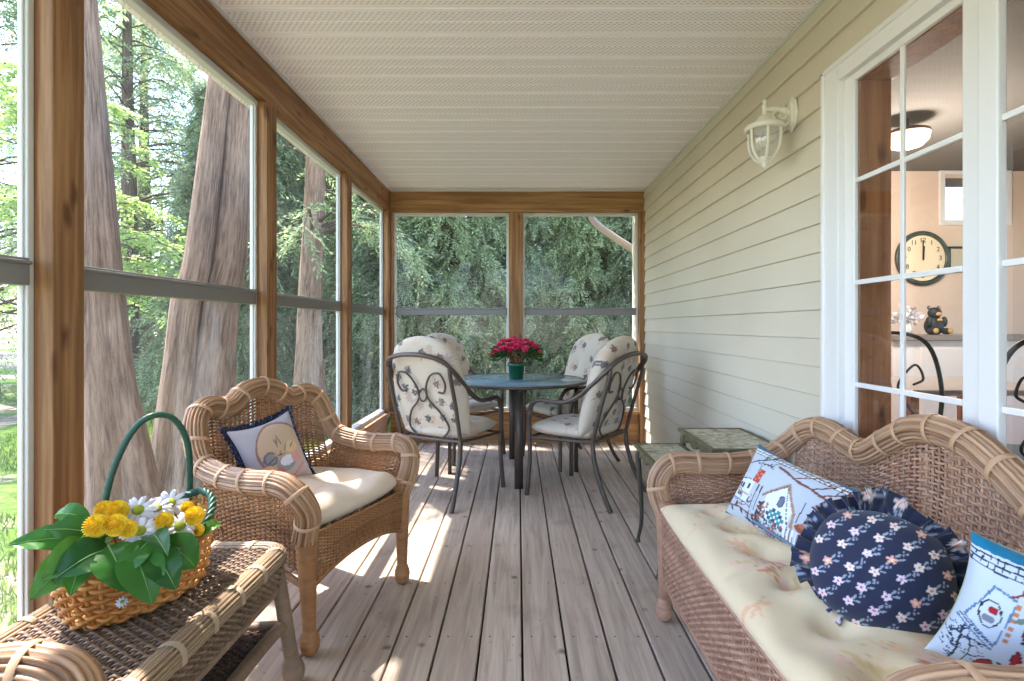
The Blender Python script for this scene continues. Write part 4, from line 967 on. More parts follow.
for k in range(3): ph = U*2*pi*14+k*2.1; T, N_, B_ = frames(P, True); tube(mb, P+N_*(.006*np.cos(ph))[:, None]+B_*(.006*np.sin(ph))[:, None], .0055, 7, closed=True)
mb.build('rim', M['green_reed'], bk)
hp = spline([(-.118, 0, .13), (-.124, .004, .22), (-.116, .022, .31), (-.098, .055, .395), (-.076, .092, .432), (-.056, .140, .420), (-.046, .178, .35), (-.047, .190, .24), (-.05, .186, .16)], 14)
mb = MB(); n = len(hp); tube(mb, hp, .0085*(1+.08*np.cos(np.arange(n)*2.2)), 12, col=None); mb.build('handle', M['green_reed'], bk)
BM = Matrix.Translation((-.945, 1.345, .453)) @ Matrix.Rotation(radians(-14), 4, 'Z')
def from_px(px, py, y): return Vector(((px-518)*y/535, y, 1.13-(py-326)*y/535))
M['daisy'] = mat('white_ray_petals', sr(222,222,230), .6); M['dcentre'] = mat('yellow_green_disc', sr(150,160,40), .7); M['pom'] = None; M['stem'] = mat('flower_stem', sr(72,110,52), .6)
def stem_to(parent, drop, m=None):
    b = MB(); tube(b, spline([(0,0,-.004), (.003,.002,-drop*.5), (-.004,0,-drop)], 5), .0022, 6); return b.build('stem', m or M['stem'], parent)
def daisy():
    r = empty('daisy'); b = MB()
    for ring in range(2):
        for k in range(11-ring*2):
            t = (k+ring*.5)*2*pi/(11-ring*2); d = np.array([cos(t), sin(t), 0]); s = np.array([-sin(t), cos(t), 0]); L = .034-ring*.004; 
            G = np.array([[d*(.007+L*u)+s*.0056*w*(sin(pi*min(.15+u*.75, 1)))**.6+np.array([0,0,1])*(.004*ring+.010*u-.014*u*u-.002*w*w) for w in (-1, -.4, .4, 1)] for u in np.linspace(0, 1, 6)]); b.grid(G)
    b.build('petals', M['daisy'], r); c = MB(); lathe(c, [(.012, .002), (.0125, .006), (.010, .0125), (.005, .014), (0, .0145)], seg=20); c.build('disc', M['dcentre'], r); stem_to(r, .10); return r
def pompom():
    r = empty('pompom_chrysanthemum'); b = MB(); n = 240; i = np.arange(n)+.5; ph = np.arccos(1-1.75*i/n); th = pi*(1+5**.5)*i
    D = np.stack([np.cos(th)*np.sin(ph), np.sin(th)*np.sin(ph), np.cos(ph)], 1)
    for k in range(n):
        d = D[k]; s = np.cross(d, [0,0,1.001]); s /= np.linalg.norm(s)+1e-9; u = np.cross(d, s); p = d*.016
        b.add([p-s*.0024, p+s*.0024, p+d*.0062+s*.0034+u*.003, p+d*.0088+u*.001, p+d*.0062-s*.0034-u*.003], q=[(0,1,2,4)], t=[(4,2,3)])
    lathe(b, [(0,-.016), (.010,-.013), (.016, 0), (.012, .011), (0, .016)], seg=16); b.build('petals', M['pom_'], r); stem_to(r, .08); return r
toC = lambda p: (Vector((0,0,1.13))-p).normalized()
dz, pm = daisy(), pompom(); first = {id(dz): True, id(pm): True}
def put(proto, p, tilt, label, cat, group, sc=1, rz=0):
    o = proto if first.pop(id(proto), None) else copy_tree(proto)
    d = (toC(p)*tilt+Vector((0,0,1))*(1-tilt)).normalized(); q = d.to_track_quat('Z', 'Y').to_matrix().to_4x4() @ Matrix.Rotation(rz, 4, 'Z')
    for k in range(3): pass
    o.rotation_euler = q.to_euler(); o.location = p; o.scale = (sc,)*3; tag(o, label, cat, group)
for px, py, y, sc, lb in ((138, 511, 1.27, 1.0, 'white daisy over the front rim of the basket, beside the yellow pompoms'), (170, 504, 1.38, 1.05, 'white daisy highest in the basket, under the handle'), (140, 532, 1.22, .95, 'white daisy lowest in the basket front, above the big leaf'),
                       (180, 527, 1.29, 1.0, 'white daisy near the far end of the basket with a facing disc'), (157, 509, 1.34, .85, 'small white daisy tucked between two larger daisies'), (122, 602, 1.158, .3, 'tiny white blossom hanging against the basket side')):
    put(dz, from_px(px, py, y), .62, lb, 'flower', 'white daisies in the basket', sc, px*.7)
for px, py, y, sc, lb in ((96, 528, 1.22, 1.05, 'yellow pompom nearest the handle foot'), (116, 527, 1.23, 1.0, 'yellow pompom at the middle of the basket front'), (117, 513, 1.29, 1.0, 'yellow pompom standing tallest among the front cluster'), (104, 512, 1.33, .9, 'yellow pompom at the back beside the handle'),
                       (128, 531, 1.24, .8, 'yellow pompom partly under a white daisy'), (164, 523, 1.30, .85, 'yellow pompom between the white daisies'), (194, 518, 1.34, .95, 'yellow pompom at the far end of the basket'), (187, 510, 1.42, .7, 'small yellow pompom behind the far end daisy'), (198, 532, 1.36, .6, 'small yellow pompom low at the far rim')):
    put(pm, from_px(px, py-2, y-.05), .5, lb, 'flower', 'yellow pompoms in the basket', sc, px)
def big_leaf_mat():
    m = leafy('broad_leaf', sr(42,92,34), sr(84,140,56), .3, .3); N = NT(m)
    oi = N.n('ShaderNodeObjectInfo'); c = N.ramp(oi.outputs['Random'], [(0, sr(34,78,36)), (.6, sr(66,122,48)), (1, sr(118,164,66))]); N.base(c)
    for nd in N.t.nodes:
        if nd.type == 'BSDF_TRANSLUCENT': N.set(nd.inputs[0], c)
    return m
M['bleaf'] = big_leaf_mat(); M['vein'] = mat('leaf_vein', sr(120,160,90), .5)
def leaf_obj(base, tip, w, nrm, label, bend=.02):
    r = empty('broad_leaf', (0,0,0), 0, label, 'leaf', 'broad green leaves spilling from the basket'); b = MB()
    base, tip = Vector(base), Vector(tip); d = tip-base; L = d.length; d.normalize(); n = Vector(nrm).normalized(); s = d.cross(n).normalized(); n = s.cross(d).normalized()
    us = np.linspace(0, 1, 15); ws = np.linspace(-1, 1, 9)
    G = np.array([[np.array(base+d*L*u+s*(w*.5*ww*(sin(pi*u**.8)**.75+.02))+n*(bend*sin(pi*u)+.010*abs(ww)*sin(pi*u)+.0022*sin(u*24+abs(ww)*5)*abs(ww))) for ww in ws] for u in us])
    b.grid(G); b.build('blade', M['bleaf'], r, smooth=True); v = MB(); tube(v, G[:, 4]+np.array(n)*.0008, np.linspace(.0016, .0005, 15), 6); v.build('midrib', M['vein'], r); return r
C_ = lambda p: toC(p)
LV = [((100,546,1.20), (40,580,1.09), .085, 'broad leaf pointing at the lower left post, darkest of the outer fan'), ((92,540,1.24), (8,545,1.14), .06, 'bluish-green leaf reaching farthest over the side rail'), ((105,535,1.18), (52,584,1.10), .05, 'bright yellow-green leaf under the outer fan'),
      ((112,548,1.17), (57,577,1.08), .08, 'leaf with a bluish sheen crossing the basket corner'), ((108,545,1.16), (128,592,1.12), .085, 'large mid-green leaf hanging down the basket front'), ((132,545,1.17), (152,604,1.13), .085, 'largest dark green leaf hanging lowest over the weave'),
      ((150,540,1.19), (119,580,1.13), .05, 'narrow leaf between the two hanging leaves'), ((160,540,1.24), (196,568,1.26), .08, 'leaf drooping over the far side of the basket under a daisy'), ((172,545,1.26), (150,572,1.16), .06, 'leaf folded over the rim right of the largest leaf'),
      ((90,520,1.36), (55,515,1.36), .05, 'pale upright leaf behind the handle foot'), ((200,535,1.40), (221,524,1.44), .03, 'small pale leaf tip poking past the far rim'), ((96,536,1.22), (44,530,1.16), .06, 'leaf lying flat behind the outer fan'),
      ((150,535,1.25), (168,556,1.15), .05, 'short leaf in the middle of the rim'), ((100,540,1.22), (92,560,1.15), .06, 'short leaf hanging beside the handle foot')]
LV += [((86,552,1.19), (30,600,1.08), .075, 'drooping leaf at the outermost lower corner of the fan'), ((150,548,1.18), (176,590,1.16), .07, 'leaf hanging over the weave between the largest leaf and the far rim'), ((90,545,1.20), (70,596,1.08), .07, 'leaf hanging straight down over the near end of the basket')]
for (a, b, w, lb) in LV:
    A, B = from_px(*a), from_px(*b); leaf_obj(A, B, w, toC(A)+Vector((0,0,.5)), lb)
# ================================================================== LANTERN
M['wpaint'] = mat('chalky_white_paint', sr(226,222,210), .55); 
ln = empty('wall_lantern', (1.09, 2.366, 1.98), 0, 'white metal wall lantern with clear ribbed glass mounted on the siding', 'lantern')
mb = MB(); lathe(mb, [(0,0), (.052, 0), (.056, .006), (.050, .012), (.038, .015), (.034, .022), (0, .024)], seg=8); v = mb.v[-1]; nv = np.stack([-v[:, 2]+.128, v[:, 1]*.85, v[:, 0]*1.45+.085], 1); mb.v = [nv]; mb.build('wall_plate', M['wpaint'], ln, smooth=False, bevel=.002)
mb = MB(); tube(mb, spline([(.115, 0, .09), (.07, 0, .105), (.02, 0, .108), (0, 0, .10), (0, 0, .075)], 6), [.018]*6+[.012]*6+[.009]*6+[.009]*7, 10)
tube(mb, spline([(.11, 0, .05), (.08, 0, .035), (.05, 0, .06), (.035, 0, .085), (.05, 0, .10)], 6), .006, 8); tube(mb, spline([(.1, 0, .085), (.085, 0, .065), (.065, 0, .075), (.07, 0, .09)], 5), .0045, 8)
mb.build('bracket_arm', M['wpaint'], ln)
mb = MB(); lathe(mb, [(0, .152), (.005, .150), (.010, .142), (.006, .134), (.006, .126), (.012, .120), (.009, .112), (.008, .085), (.026, .075), (.034, .065), (.040, .052), (.052, .046), (.055, .040), (.078, .036), (.083, .030), (.083, .016), (.074, .012), (.060, .014), (0, .016)], seg=32); mb.build('cap', M['wpaint'], ln)
mb = MB(); lathe(mb, [(.060, .014), (.060, -.02), (.055, -.06), (.043, -.092), (.030, -.108)], seg=36, flut=18, fl=.02); mb.build('glass_shade', M['glass2'], ln)
mb = MB()
for k in range(6):
    a = k*pi/3+.3; P = [((r+.003)*cos(a), (r+.003)*sin(a), z) for r, z in ((.066, .016), (.065, -.02), (.060, -.06), (.047, -.094), (.028, -.115), (.008, -.128))]; tube(mb, spline(P, 5), .0062, 8)
lathe(mb, [(.030, -.106), (.034, -.112), (.022, -.124), (.010, -.134), (.012, -.140), (.006, -.148), (0, -.152)], seg=20); mb.build('cage', M['wpaint'], ln)
mb = MB(); lathe(mb, [(0, -.055), (.012, -.05), (.02, -.03), (.014, -.008), (.012, .012)], seg=16); mb.build('bulb', M['glass2'], ln)
# ================================================================== THINGS IN THE ROOM BEHIND THE DOOR
ck = empty('wall_clock', (3.76, 4.985, 1.76), 0, 'round wall clock with a dark green rim seen through the glazed door', 'clock')
def disc_y(b, r, y, seg=48, m=0): a = np.arange(seg)/seg*2*pi; b.add(np.vstack([np.stack([r*np.cos(a), np.full(seg, y), r*np.sin(a)], 1), [(0,y,0)]]), t=[(seg, (i+1) % seg, i) for i in range(seg)][::1], m=m)
mb = MB(); lathe(mb, [(.212, 0), (.252, .0), (.255, .012), (.245, .026), (.226, .028), (.212, .020), (.212, 0)], seg=56); v = mb.v[-1]; mb.v = [np.stack([v[:, 0], -v[:, 2], v[:, 1]], 1)]; mb.build('clock_rim', mat('dark_green_rim', sr(46,56,50), .35), ck)
mb = MB(); disc_y(mb, .216, -.012); mb.build('clock_face', mat('cream_dial', sr(236,220,190), .6), ck)
def text_obj(s, size, loc, parent, m, name, rot=(pi/2,0,0)):
    c = bpy.data.curves.new(name, 'FONT'); c.body = s; c.size = size; c.align_x = 'CENTER'; c.align_y = 'CENTER'; c.extrude = .0008
    t_ = bpy.data.objects.new(name+'_t', c); me = bpy.data.meshes.new_from_object(t_); bpy.data.objects.remove(t_); c = me
    o = bpy.data.objects.new(name, me); COL.objects.link(o); o.location = loc; o.rotation_euler = rot; o.parent = parent; c.materials.append(m); return o
for h in range(1, 13): a = radians(90-30*h); text_obj(str(h), .062, (.165*cos(a), -.016, .165*sin(a)), ck, M['iron2'], 'numeral')
mb = MB(); mb.box((-.005, -.022, -.02), (.005, -.018, .17)); mb.build('minute_hand', M['iron2'], ck); mb = MB(); mb.box((-.007, -.026, -.015), (.007, -.022, .11), rot=Matrix.Rotation(radians(3), 4, 'Y')); mb.build('hour_hand', M['iron2'], ck)
fr = empty('picture_frame', (4.09, 4.985, 1.75), 0, 'small dark picture frame hanging beside the wall clock', 'picture'); box_part('frame_border', [((-.09,-.02,-.12),(.09,0,-.10)),((-.09,-.02,.10),(.09,0,.12)),((-.09,-.02,-.12),(-.07,0,.12)),((.07,-.02,-.12),(.09,0,.12))], M['iron2'], fr); box_part('print', [((-.07,-.008,-.10),(.07,0,.10))], mat('cream_print', sr(200,190,170)), fr)
bd = empty('kitchen_counter', (4.2, 4.68, .02), 0, 'white kitchen counter with grey top below the wall clock', 'counter')
box_part('cabinet', [((-1.1,-.26,.0),(.9,.30,.99))], M['white'], bd); box_part('counter_top', [((-1.12,-.30,.99),(.92,.31,1.035))], mat('grey_laminate', sr(120,112,108), .3), bd)
for k in range(4): d = box_part('door', [((-.88+k*.45,-.275,.08),(-.46+k*.45,-.26,.93))], M['white'], bd)
tb = empty('room_dining_table', (2.75, 3.55, .02), 0, 'grey topped table inside the house behind the door glass', 'table')
box_part('table_top', [((-.45,-.42,.70),(.55,.42,.735))], mat('grey_top', sr(150,140,134), .3), tb, .01)
for sx in (-.4, .5):
    for sy in (-.36, .36): box_part('leg', [((sx-.025,sy-.025,0),(sx+.025,sy+.025,.70))], M['jamb'], tb)
bear = empty('bear_figurine', (3.575, 4.60, 1.056), 0, 'seated black bear figurine with tan muzzle and paws on the kitchen counter', 'figurine')
def blob(parts): 
    b = MB()
    for (x, y, z), (rx, ry, rz_) in parts:
        a = np.linspace(-pi/2, pi/2, 11); P = [(max(cos(t), 1e-3), sin(t)) for t in a]; m0 = len(b.v); lathe(b, P, seg=16); b.v[-1] = b.v[-1]*np.array([rx, ry, rz_])+np.array([x, y, z])
    return b
blob([((0,0,.075),(.075,.065,.085)), ((0,-.01,.185),(.052,.05,.05)), ((-.042,0,.232),(.016,.01,.016)), ((.042,0,.232),(.016,.01,.016)), ((-.065,-.03,.11),(.02,.03,.045)), ((.065,-.03,.11),(.02,.03,.045)), ((-.06,-.06,.03),(.028,.05,.028)), ((.06,-.06,.03),(.028,.05,.028))]).build('bear_body', mat('black_bear', sr(36,40,48), .6), bear)
blob([((0,-.055,.175),(.024,.02,.018)), ((-.062,-.105,.033),(.022,.01,.024)), ((.062,-.105,.033),(.022,.01,.024)), ((0,-.068,.125),(.022,.016,.014)), ((-.042,-.008,.232),(.009,.006,.009)), ((.042,-.008,.232),(.009,.006,.009))]).build('tan_patches', mat('tan_patches', sr(190,150,96), .6), bear)
# white flowers in a vase on the counter
vz = empty('white_flower_vase', (3.35, 4.62, 1.056), 0, 'small vase of white flowers on the counter next to the bear', 'vase')
mb = MB(); lathe(mb, [(0,0),(.035,0),(.05,.04),(.035,.09),(.03,.11),(.036,.12)], seg=20); mb.build('vase', M['white'], vz); mb = MB(); P = rng.normal(size=(160,3))*np.array([.06,.05,.03])+np.array([0,0,.16]); cards(mb, P, rng.normal(size=(160,3)), .05, .03); mb.build('blossoms', M['daisy'], vz)
# indoor chairs of black iron
def iron_chair():
    r = empty('iron_chair'); mb = MB(); H = [(.21,.2,.0),(.21,.2,.45),(.225,.22,.75),(.16,.25,1.0),(0,.26,1.07)]; tube(mb, spline(H+mirror(H)[1:], 8), .012, 8); mb.build('back_frame', M['iron2'], r)
    for s in (1,-1):
        mb = MB(); tube(mb, spline([(s*.03,.22,.48),(s*.11,.225,.55),(s*.05,.23,.66),(s*.02,.235,.76),(s*.10,.24,.88),(s*.14,.24,.80),(s*.09,.24,.76)], 7), .007, 6); mb.build('scroll', M['iron2'], r); mb = MB(); tube(mb, [(s*.2,-.2,0),(s*.2,-.2,.45)], .012, 8); mb.build('leg', M['iron2'], r)
    mb = pad(.44,.42,.06,20,20,.4,.3); xform(mb, Matrix.Translation((0,0,.475))); mb.build('seat', mat('slate_seat', sr(72,88,100), .8), r, colattr=True); return r
i1 = iron_chair(); i1.location = (2.12, 3.05, .02); i1.rotation_euler.z = radians(-40); tag(i1, 'black iron chair with tall arched back right behind the door glass', 'chair', 'iron chairs in the room')
i2 = copy_tree(i1); i2.location = (2.42, 2.62, .02); i2.rotation_euler.z = radians(170); tag(i2, 'black iron chair with scrollwork, lower and closer to the door post', 'chair', 'iron chairs in the room')
# ceiling light
cl = empty('ceiling_light', (2.72, 3.74, IZ), 0, 'glowing dome ceiling light seen through the upper door glass', 'lamp')
mb = MB(); lathe(mb, [(0, 0), (.07, 0), (.07, -.02), (.012, -.03), (.012, -.24), (.10, -.25), (.135, -.265), (.14, -.285)], seg=28); mb.build('fitting', mat('brass_fitting', sr(120,100,80), .4, .7), cl)
gm = mat('glowing_glass', sr(255,230,190)); gm.node_tree.nodes['Principled BSDF'].inputs['Emission Color'].default_value = (1,.72,.42,1); gm.node_tree.nodes['Principled BSDF'].inputs['Emission Strength'].default_value = 2.2
mb = MB(); lathe(mb, [(.135, -.285), (.125, -.33), (.09, -.365), (.04, -.38), (0, -.383)], seg=28); mb.build('glass_bowl', gm, cl)
pl_ = bpy.data.lights.new('room_lamp', 'POINT'); pl_.energy = 55; pl_.color = (1,.9,.78); pl_.shadow_soft_size = .14; po = bpy.data.objects.new('room_lamp', pl_); COL.objects.link(po); po.location = (2.72, 3.74, IZ-.75); po.parent = None
# ================================================================== DOWNSPOUT OUTSIDE
ds = empty('downspout', (0,0,0), 0, 'pale metal downspout elbow running from the eave to the outside siding corner', 'downspout')
M['alum'] = mat('beige_aluminium', sr(196,182,168), .45, .1)
P = spline([(.80, 5.935, 2.47), (.80, 5.935, 2.40), (.83, 5.935, 2.31), (.92, 5.935, 2.22), (1.12, 5.935, 2.08), (1.27, 5.935, 1.98), (1.33, 5.935, 1.88), (1.34, 5.935, 1.7), (1.34, 5.935, -.2)], 8)
mb = MB(); tube(mb, P, .033, 16, ry=.04, up=(0,1,0), lobes=8, lobe=.06); mb.build('pipe', M['alum'], ds)
mb = MB(); g = np.array([(-.06, .10), (-.06, 0), (.05, 0), (.06, .06), (.07, .10), (.062, .10), (.05, .06), (.045, .008), (-.052, .008), (-.052, .10)])
G = np.array([[(x, 5.955+a, 2.46+b) for a, b in g] for x in (.3, 2.2)]); mb.grid(G, wrapv=True); mb.build('gutter', M['alum'], ds, smooth=False)
# ================================================================== OUTDOORS
ZG = -.45
def ground_mat():
    m = mat('yard_ground', rough=.95, spec=.1); N = NT(m); v = N.coord('Object'); X, Y, Z = N.sep(v)[:3]
    n1 = N.noise(v, .28, 4, .6, .5); n2 = N.noise(v, 9, 5, .7); n3 = N.noise(v, 1.6, 4, .6)
    grass = N.ramp(n2, [(.3, sr(54,76,30)), (.55, sr(92,120,48)), (.75, sr(130,152,76))])
    lit = N.ramp(n2, [(.3, sr(84,70,58)), (.5, sr(138,124,108)), (.7, sr(188,178,162))])
    f = N.ramp(N.math('ADD', n1, N.math('MULTIPLY', N.math('SUBTRACT', n3, .5), .35)), [(.46, (0,0,0)), (.54, (1,1,1))])
    # the yard beyond the far end is bare leaf litter under the cedars
    e = N.math('MULTIPLY', N.ramp(N.math('ADD', N.math('MULTIPLY', X, .25), .7), [(.0, (0,0,0)), (.35, (1,1,1))]), N.ramp(N.math('MULTIPLY', Y, .05), [(.27, (0,0,0)), (.33, (1,1,1))]))
    f = N.math('MAXIMUM', f, e); N.base(N.mix(f, grass, lit)); N.bump(n2, .6, .05); return m
mb = MB(); xs = np.linspace(-70, 60, 90); ys = np.linspace(-30, 90, 90); X, Y = np.meshgrid(xs, ys, indexing='ij')
Zg = ZG + .10*np.sin(X*.5)*np.sin(Y*.4) * np.clip((np.hypot(X, Y-3)-5)/8, 0, 1); mb.grid(np.stack([X, Y, Zg], -1)); mb.build('ground', ground_mat(), kind='structure')
def bark_mat(name, c0, c1):
    m = mat(name, rough=.9, spec=.15); N = NT(m); a = N.noise(N.coord('UV', (5.0, 50, 1)), 1.0, 6, .7, .4); b = N.noise(N.coord('Object', (3,3,.8)), 2, 3)
    N.base(N.ramp(N.math('ADD', N.math('MULTIPLY', a, .7), N.math('MULTIPLY', b, .3)), [(.36, c0), (.58, c1)])); N.bump(a, .9, .02); return m
M['bark'] = bark_mat('grey_cedar_bark', sr(86,62,48), sr(164,134,112)); M['bark2'] = bark_mat('brown_bark', sr(62,50,42), sr(120,100,86))
def trunk(mb, P, R, seed=0, sides=28, n=60):
    C0 = np.array(P, float); d0 = np.r_[0, np.cumsum(np.linalg.norm(np.diff(C0, axis=0), axis=1))]; R = np.interp(np.linspace(0, 1, n), d0/d0[-1] if len(R) == len(C0) else np.linspace(0, 1, len(R)), R); P = spline(P, 8); P = resample(P, n); r = np.random.default_rng(seed)
    T, N_, B_ = frames(P); a = np.arange(sides)/sides*2*pi; K = 1+.07*np.cos(a*5+seed)[None]+.05*np.cos(a*9+2)[None]+.03*r.normal(size=(1, sides))
    K = K*(1+.04*np.sin(np.linspace(0, 14, n))[:, None]*np.cos(a*3)[None])
    K = K+np.clip(1-np.linspace(0, 6, n), 0, 1)[:, None]*.25*np.cos(a*5+seed)[None]
    G = P[:, None]+N_[:, None]*(np.cos(a)*K*R[:, None])[..., None]+B_[:, None]*(np.sin(a)*K*R[:, None])[..., None]
    uv = np.stack([np.broadcast_to(np.linspace(0, 7, n)[:, None], (n, sides)), np.broadcast_to((np.minimum(a, 2*pi-a)/pi)[None]*.5, (n, sides))], -1); mb.grid(G, uv=uv, wrapv=True, flip=True)
def crown(seed, h, r, z0, nb, ns, nl, ll, lw, droop=.35, shape=1.0, flat=.6, skew=None, sprl=.34, center=(0,0), az=None, lpow=1.0, axis=None):
    """branches with side sprays of small leaves: returns (branch paths, leaf P, D, N)"""
    g = np.random.default_rng(seed); t = np.sort(g.uniform(0, 1, nb)); zb = z0+(h-z0)*t; a = g.uniform(0, 2*pi, nb) if az is None else g.uniform(az[0], az[1], nb)
    L = r*(1-t**1.3*shape)*g.uniform(.7, 1.1, nb)+.15; br = []
    for i in range(nb):
        d = np.array([cos(a[i]), sin(a[i]), 0]); c = np.array([center[0], center[1], 0]) if axis is None else np.array([np.interp(zb[i], axis[:, 2], axis[:, 0]), np.interp(zb[i], axis[:, 2], axis[:, 1]), 0])
        s = np.linspace(0, 1, 6); br.append(c+np.array([0,0,zb[i]])+d[None]*(s*L[i])[:, None]+np.array([0,0,1])[None]*(L[i]*(.18*np.sin(s*pi)-droop*s*s))[:, None]+g.normal(0, .03, (6, 3))*s[:, None])
    B = np.array(br)     # nb,6,3
    tt = g.uniform(.18, 1, (nb, ns))**.8*4.999; i0 = tt.astype(int); f = (tt-i0)[..., None]; idx = np.arange(nb)[:, None]
    P0 = B[idx, i0]*(1-f)+B[idx, i0+1]*f; D0 = B[idx, i0+1]-B[idx, i0]; D0 /= np.linalg.norm(D0, axis=-1, keepdims=True)
    side = np.cross(D0, [0,0,1.]); side *= g.choice([-1, 1], (nb, ns))[..., None]; D1 = D0*.7+side*g.uniform(.3, 1.1, (nb, ns))[..., None]+np.array([0,0,1])*g.normal(-.15, .35, (nb, ns))[..., None]; D1 /= np.linalg.norm(D1, axis=-1, keepdims=True)
    Nn = np.array([0,0,1.])+g.normal(0, 1-flat, (nb, ns, 3)); S1 = np.cross(D1, Nn); S1 /= np.linalg.norm(S1, axis=-1, keepdims=True)
    u = (np.arange(nl)+.5)/nl; sg = np.where(np.arange(nl) % 2, 1., -1.)
    P = P0[:, :, None]+D1[:, :, None]*(u*sprl)[None, None, :, None]+np.array([0,0,-1.])*(u**2*sprl*.35)[None, None, :, None]
    D = D1[:, :, None]*.75+S1[:, :, None]*sg[None, None, :, None]*(1-.5*u)[None, None, :, None]+g.normal(0, .22, (nb, ns, nl, 3))
    Nf = np.broadcast_to(Nn[:, :, None], P.shape); return B, P.reshape(-1, 3), D.reshape(-1, 3), Nf.reshape(-1, 3), L
M['ced'] = leafy('cedar_foliage', sr(122,136,90), sr(200,210,160), .5, .6); M['ced2'] = leafy('bluish_cedar_foliage', sr(116,130,94), sr(188,200,158), .5, .6)
M['hem'] = leafy('light_conifer_foliage', sr(112,130,90), sr(186,200,146), .5, .6); M['dec'] = leafy('bright_broad_leaves', sr(124,152,80), sr(180,200,124), .5, .5)
def tree(name, seed, h, r, nb, ns, nl, ll, lw, mf, mbk, z0=.3, tr=.12, **kw):
    root = empty(name); B, P, D, Nf, L = crown(seed, h, r, z0, nb, ns, nl, ll, lw, **kw)
    mb = MB(); cards(mb, P, D, ll*np.random.default_rng(seed).uniform(.7, 1.2, len(P)), lw, nrm=Nf, seed=seed); mb.build('foliage', mf, root)
    mb = MB(); trunk(mb, [(0,0,-.1), (.02,.03,h*.3), (-.03,0,h*.7), (0,0,h)], [tr*1.4, tr, tr*.8, tr*.5, .02], seed, 12, 20); mb.build('trunk', mbk, root)
    mb = MB()
    for i in range(len(B)): tube(mb, B[i], np.linspace(.012+.006*L[i], .003, 6), 4, cap=False)
    mb.build('branches', mbk, root); return root
cedA = tree('cedar_tree', 1, 7.2, 1.5, 330, 22, 16, .085, .034, M['ced'], M['bark2'], z0=.1, flat=.45)
cedB = tree('cedar_tree', 2, 6.8, 1.35, 300, 22, 16, .085, .034, M['ced2'], M['bark2'], z0=.3, flat=.4)
hemA = tree('hemlock_tree', 3, 11, 3.2, 105, 15, 14, .10, .036, M['hem'], M['bark2'], z0=1.2, droop=.22, flat=.75, sprl=.5, tr=.16)
hemB = tree('hemlock_tree', 4, 9.5, 2.8, 95, 14, 14, .10, .036, M['ced2'], M['bark2'], z0=.8, droop=.3, flat=.7, sprl=.5, tr=.14)
dec = tree('broadleaf_tree', 5, 8, 3.0, 60, 11, 10, .13, .085, M['dec'], M['bark2'], z0=2.2, droop=-.15, flat=.3, sprl=.45, shape=.7)
used = set()
def plant(proto, x, y, rz, s, label, group):
    o = proto if proto.name not in used else copy_tree(proto); used.add(proto.name); o.location = (x, y, ZG); o.rotation_euler = (0,0,rz); o.scale = (s, s, s); tag(o, label, 'tree', group)
R = random.Random(42)
G1 = 'cedars beyond the far screens'; G2 = 'trees beyond the side screens'
lab_end = 'dense green cedar standing in the row beyond the far end screens'
for i, x in enumerate(np.arange(-4.6, 5.6, 1.15)):
    plant(cedA if i % 2 else cedB, x+R.uniform(-.2,.2), 10.2+R.uniform(-.5,.5), R.uniform(0,6), R.uniform(.85,1.1), lab_end, G1)
for i, x in enumerate(np.arange(-6, 7, 1.7)):
    plant(cedB if i % 2 else cedA, x+R.uniform(-.2,.2), 12.6+R.uniform(-.4,.4), R.uniform(0,6), R.uniform(1.15,1.4), lab_end, G1)
lab_side = 'green conifer of the loose stand behind the big trunks outside the side windows'
for x, y, s, p in ((-5.0, 10.4, 1.0, cedA), (-6.6, 11.6, 1.0, cedB), (-4.6, 9.0, .62, cedB), (-8.6, 11.8, 1.0, hemA), (-10.5, 15, 1.1, hemB), (-7.6, 14.5, 1.1, hemA), (-12.5, 12.5, 1.1, hemA), (-14.5, 17, 1.1, hemB), (-11.0, 9.0, .8, hemB), (-18, 13, 1.1, hemA), (-9.5, 19, 1.2, hemB), (-11.5, 16.5, 1.2, hemA), (-22, 22, 1.2, hemA)):
    plant(p, x, y, R.uniform(0,6), s, lab_side, G2)
for x, y, s in ((-6.4, 7.6, .62), (-16, 24, 1.0), (-30, 30, 1.2)): plant(dec, x, y, R.uniform(0,6), s, 'bright green broad-leaved tree among the conifers outside the side windows', G2)
# far tree line
for k in range(11): plant(hemB if k % 3 else dec, -50+k*5.2+R.uniform(-1,1), 44+R.uniform(-3,5)-abs(k-3)*.8, R.uniform(0,6), 1.0, 'distant tree closing off the lawn at the far edge of the yard', 'distant tree line')
# ---- the three big trunks next to the side screens
def big_trunk(name, P, Rr, label, seed, z0=3.2, cr=None):
    r = empty(name, (0,0,0), 0, label, 'tree', 'big trunks outside the side windows'); mb = MB(); trunk(mb, P, Rr, seed, 36, 110); mb.build('trunk', M['bark'], r); ax = spline(P, 8)
    if cr:
        B, Pl, D, Nf, L = crown(seed+60, *cr, axis=ax, droop=.25, flat=.6, sprl=.45); mb = MB(); cards(mb, Pl, D, .085, .032, nrm=Nf, seed=seed); mb.build('foliage', M['hem'], r)
        mb = MB()
        for i in range(len(B)): tube(mb, B[i], np.linspace(.012+.008*L[i], .003, 6), 5, cap=False)
        mb.build('branches', M['bark2'], r)
def wp(px, py, y): return tuple(from_px(px, py, y))
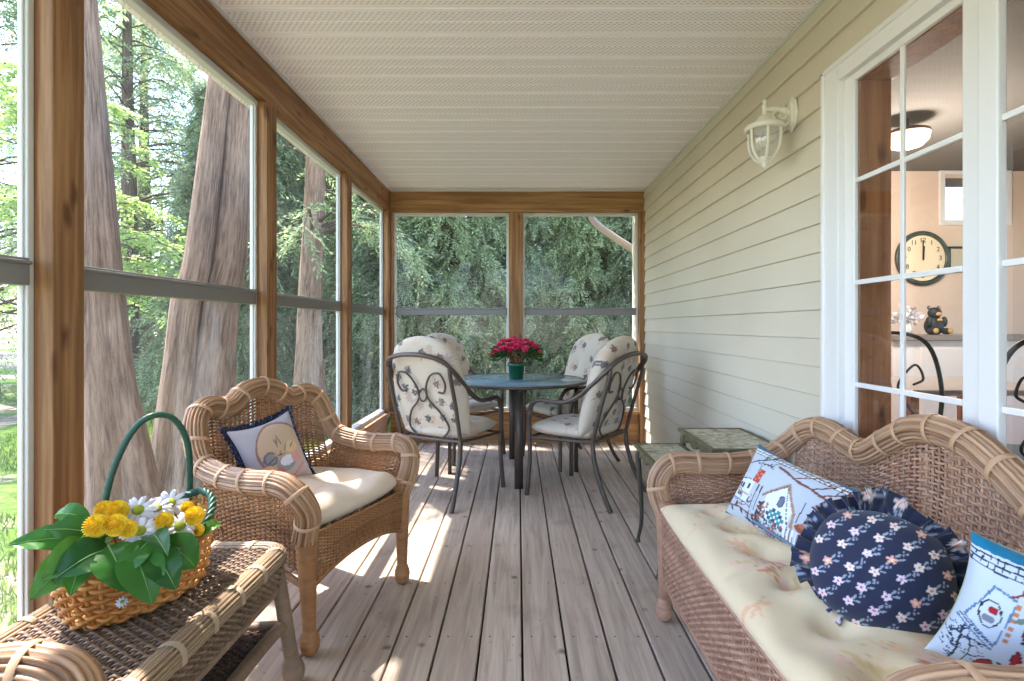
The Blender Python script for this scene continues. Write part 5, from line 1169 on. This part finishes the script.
# crown args: h, r, z0, nb, ns, nl, ll, lw
big_trunk('large_tree', [(-2.50, 3.4, ZG-.1), wp(118, 480, 3.4), wp(107, 380, 3.4), wp(99, 270, 3.4), wp(86, 60, 3.4), (-2.85, 3.4, 4.5), (-2.9, 3.5, 8)], [.32, .20, .155, .125, .085, .08, .06], 'large pale cedar trunk flaring towards its base, nearest behind the basket', 1, cr=(8, 2.2, 3.8, 12, 20, 14, .09, .03))
big_trunk('large_tree', [(-3.28, 4.9, ZG-.1), wp(168, 475, 4.9), wp(180, 370, 4.9), wp(188, 300, 4.9), wp(199, 258, 4.9), wp(219, 80, 4.9), (-2.55, 4.9, 5.0), (-2.4, 4.9, 8)], [.26, .145, .135, .13, .115, .085, .08, .06], 'leaning brown trunk, left one of the crossed pair outside the window', 2, cr=(8, 2.2, 4.4, 11, 20, 14, .09, .03))
big_trunk('large_tree', [(-2.95, 5.1, ZG-.1), wp(208, 475, 5.1), wp(213, 370, 5.1), wp(219, 300, 5.1), wp(229, 250, 5.1), wp(241, 90, 5.1), (-2.5, 5.2, 5.0), (-2.5, 5.3, 8)], [.32, .20, .18, .165, .145, .115, .09, .06], 'thickest brown trunk leaning right, right one of the crossed pair outside the window', 3, cr=(8, 2.4, 4.2, 11, 20, 14, .09, .03))
big_trunk('large_tree', [(-2.95, 7.6, ZG-.1), (-2.98, 7.6, 1), (-2.9, 7.6, 3), (-2.8, 7.6, 7)], [.24, .16, .13, .08], 'dark slim trunk standing between the side windows and the cedars', 4, cr=(7.5, 1.6, 2.2, 40, 18, 14, .09, .03))
# grass and weeds near the side screens: nobody could count the blades
n = 42000; gx = rng.uniform(-9, -1.75, n); gy = rng.uniform(-1, 12, n); keep = (np.sin(gx*1.7)+np.cos(gy*1.3+gx) > -.7); gx, gy = gx[keep], gy[keep]
P = np.stack([gx, gy, np.full(len(gx), ZG-.01)], 1); mb = MB(); cards(mb, P, np.stack([rng.normal(0,.35,len(gx)), rng.normal(0,.35,len(gx)), np.ones(len(gx))], 1), rng.uniform(.05,.13,len(gx)), .014, seed=5)
gr = mb.build('grass', leafy('grass_blades', sr(80,108,40), sr(136,160,78), .5)); gr['kind'] = 'stuff'; gr['label'] = 'short bright grass growing in patches outside the side windows'; gr['category'] = 'grass'
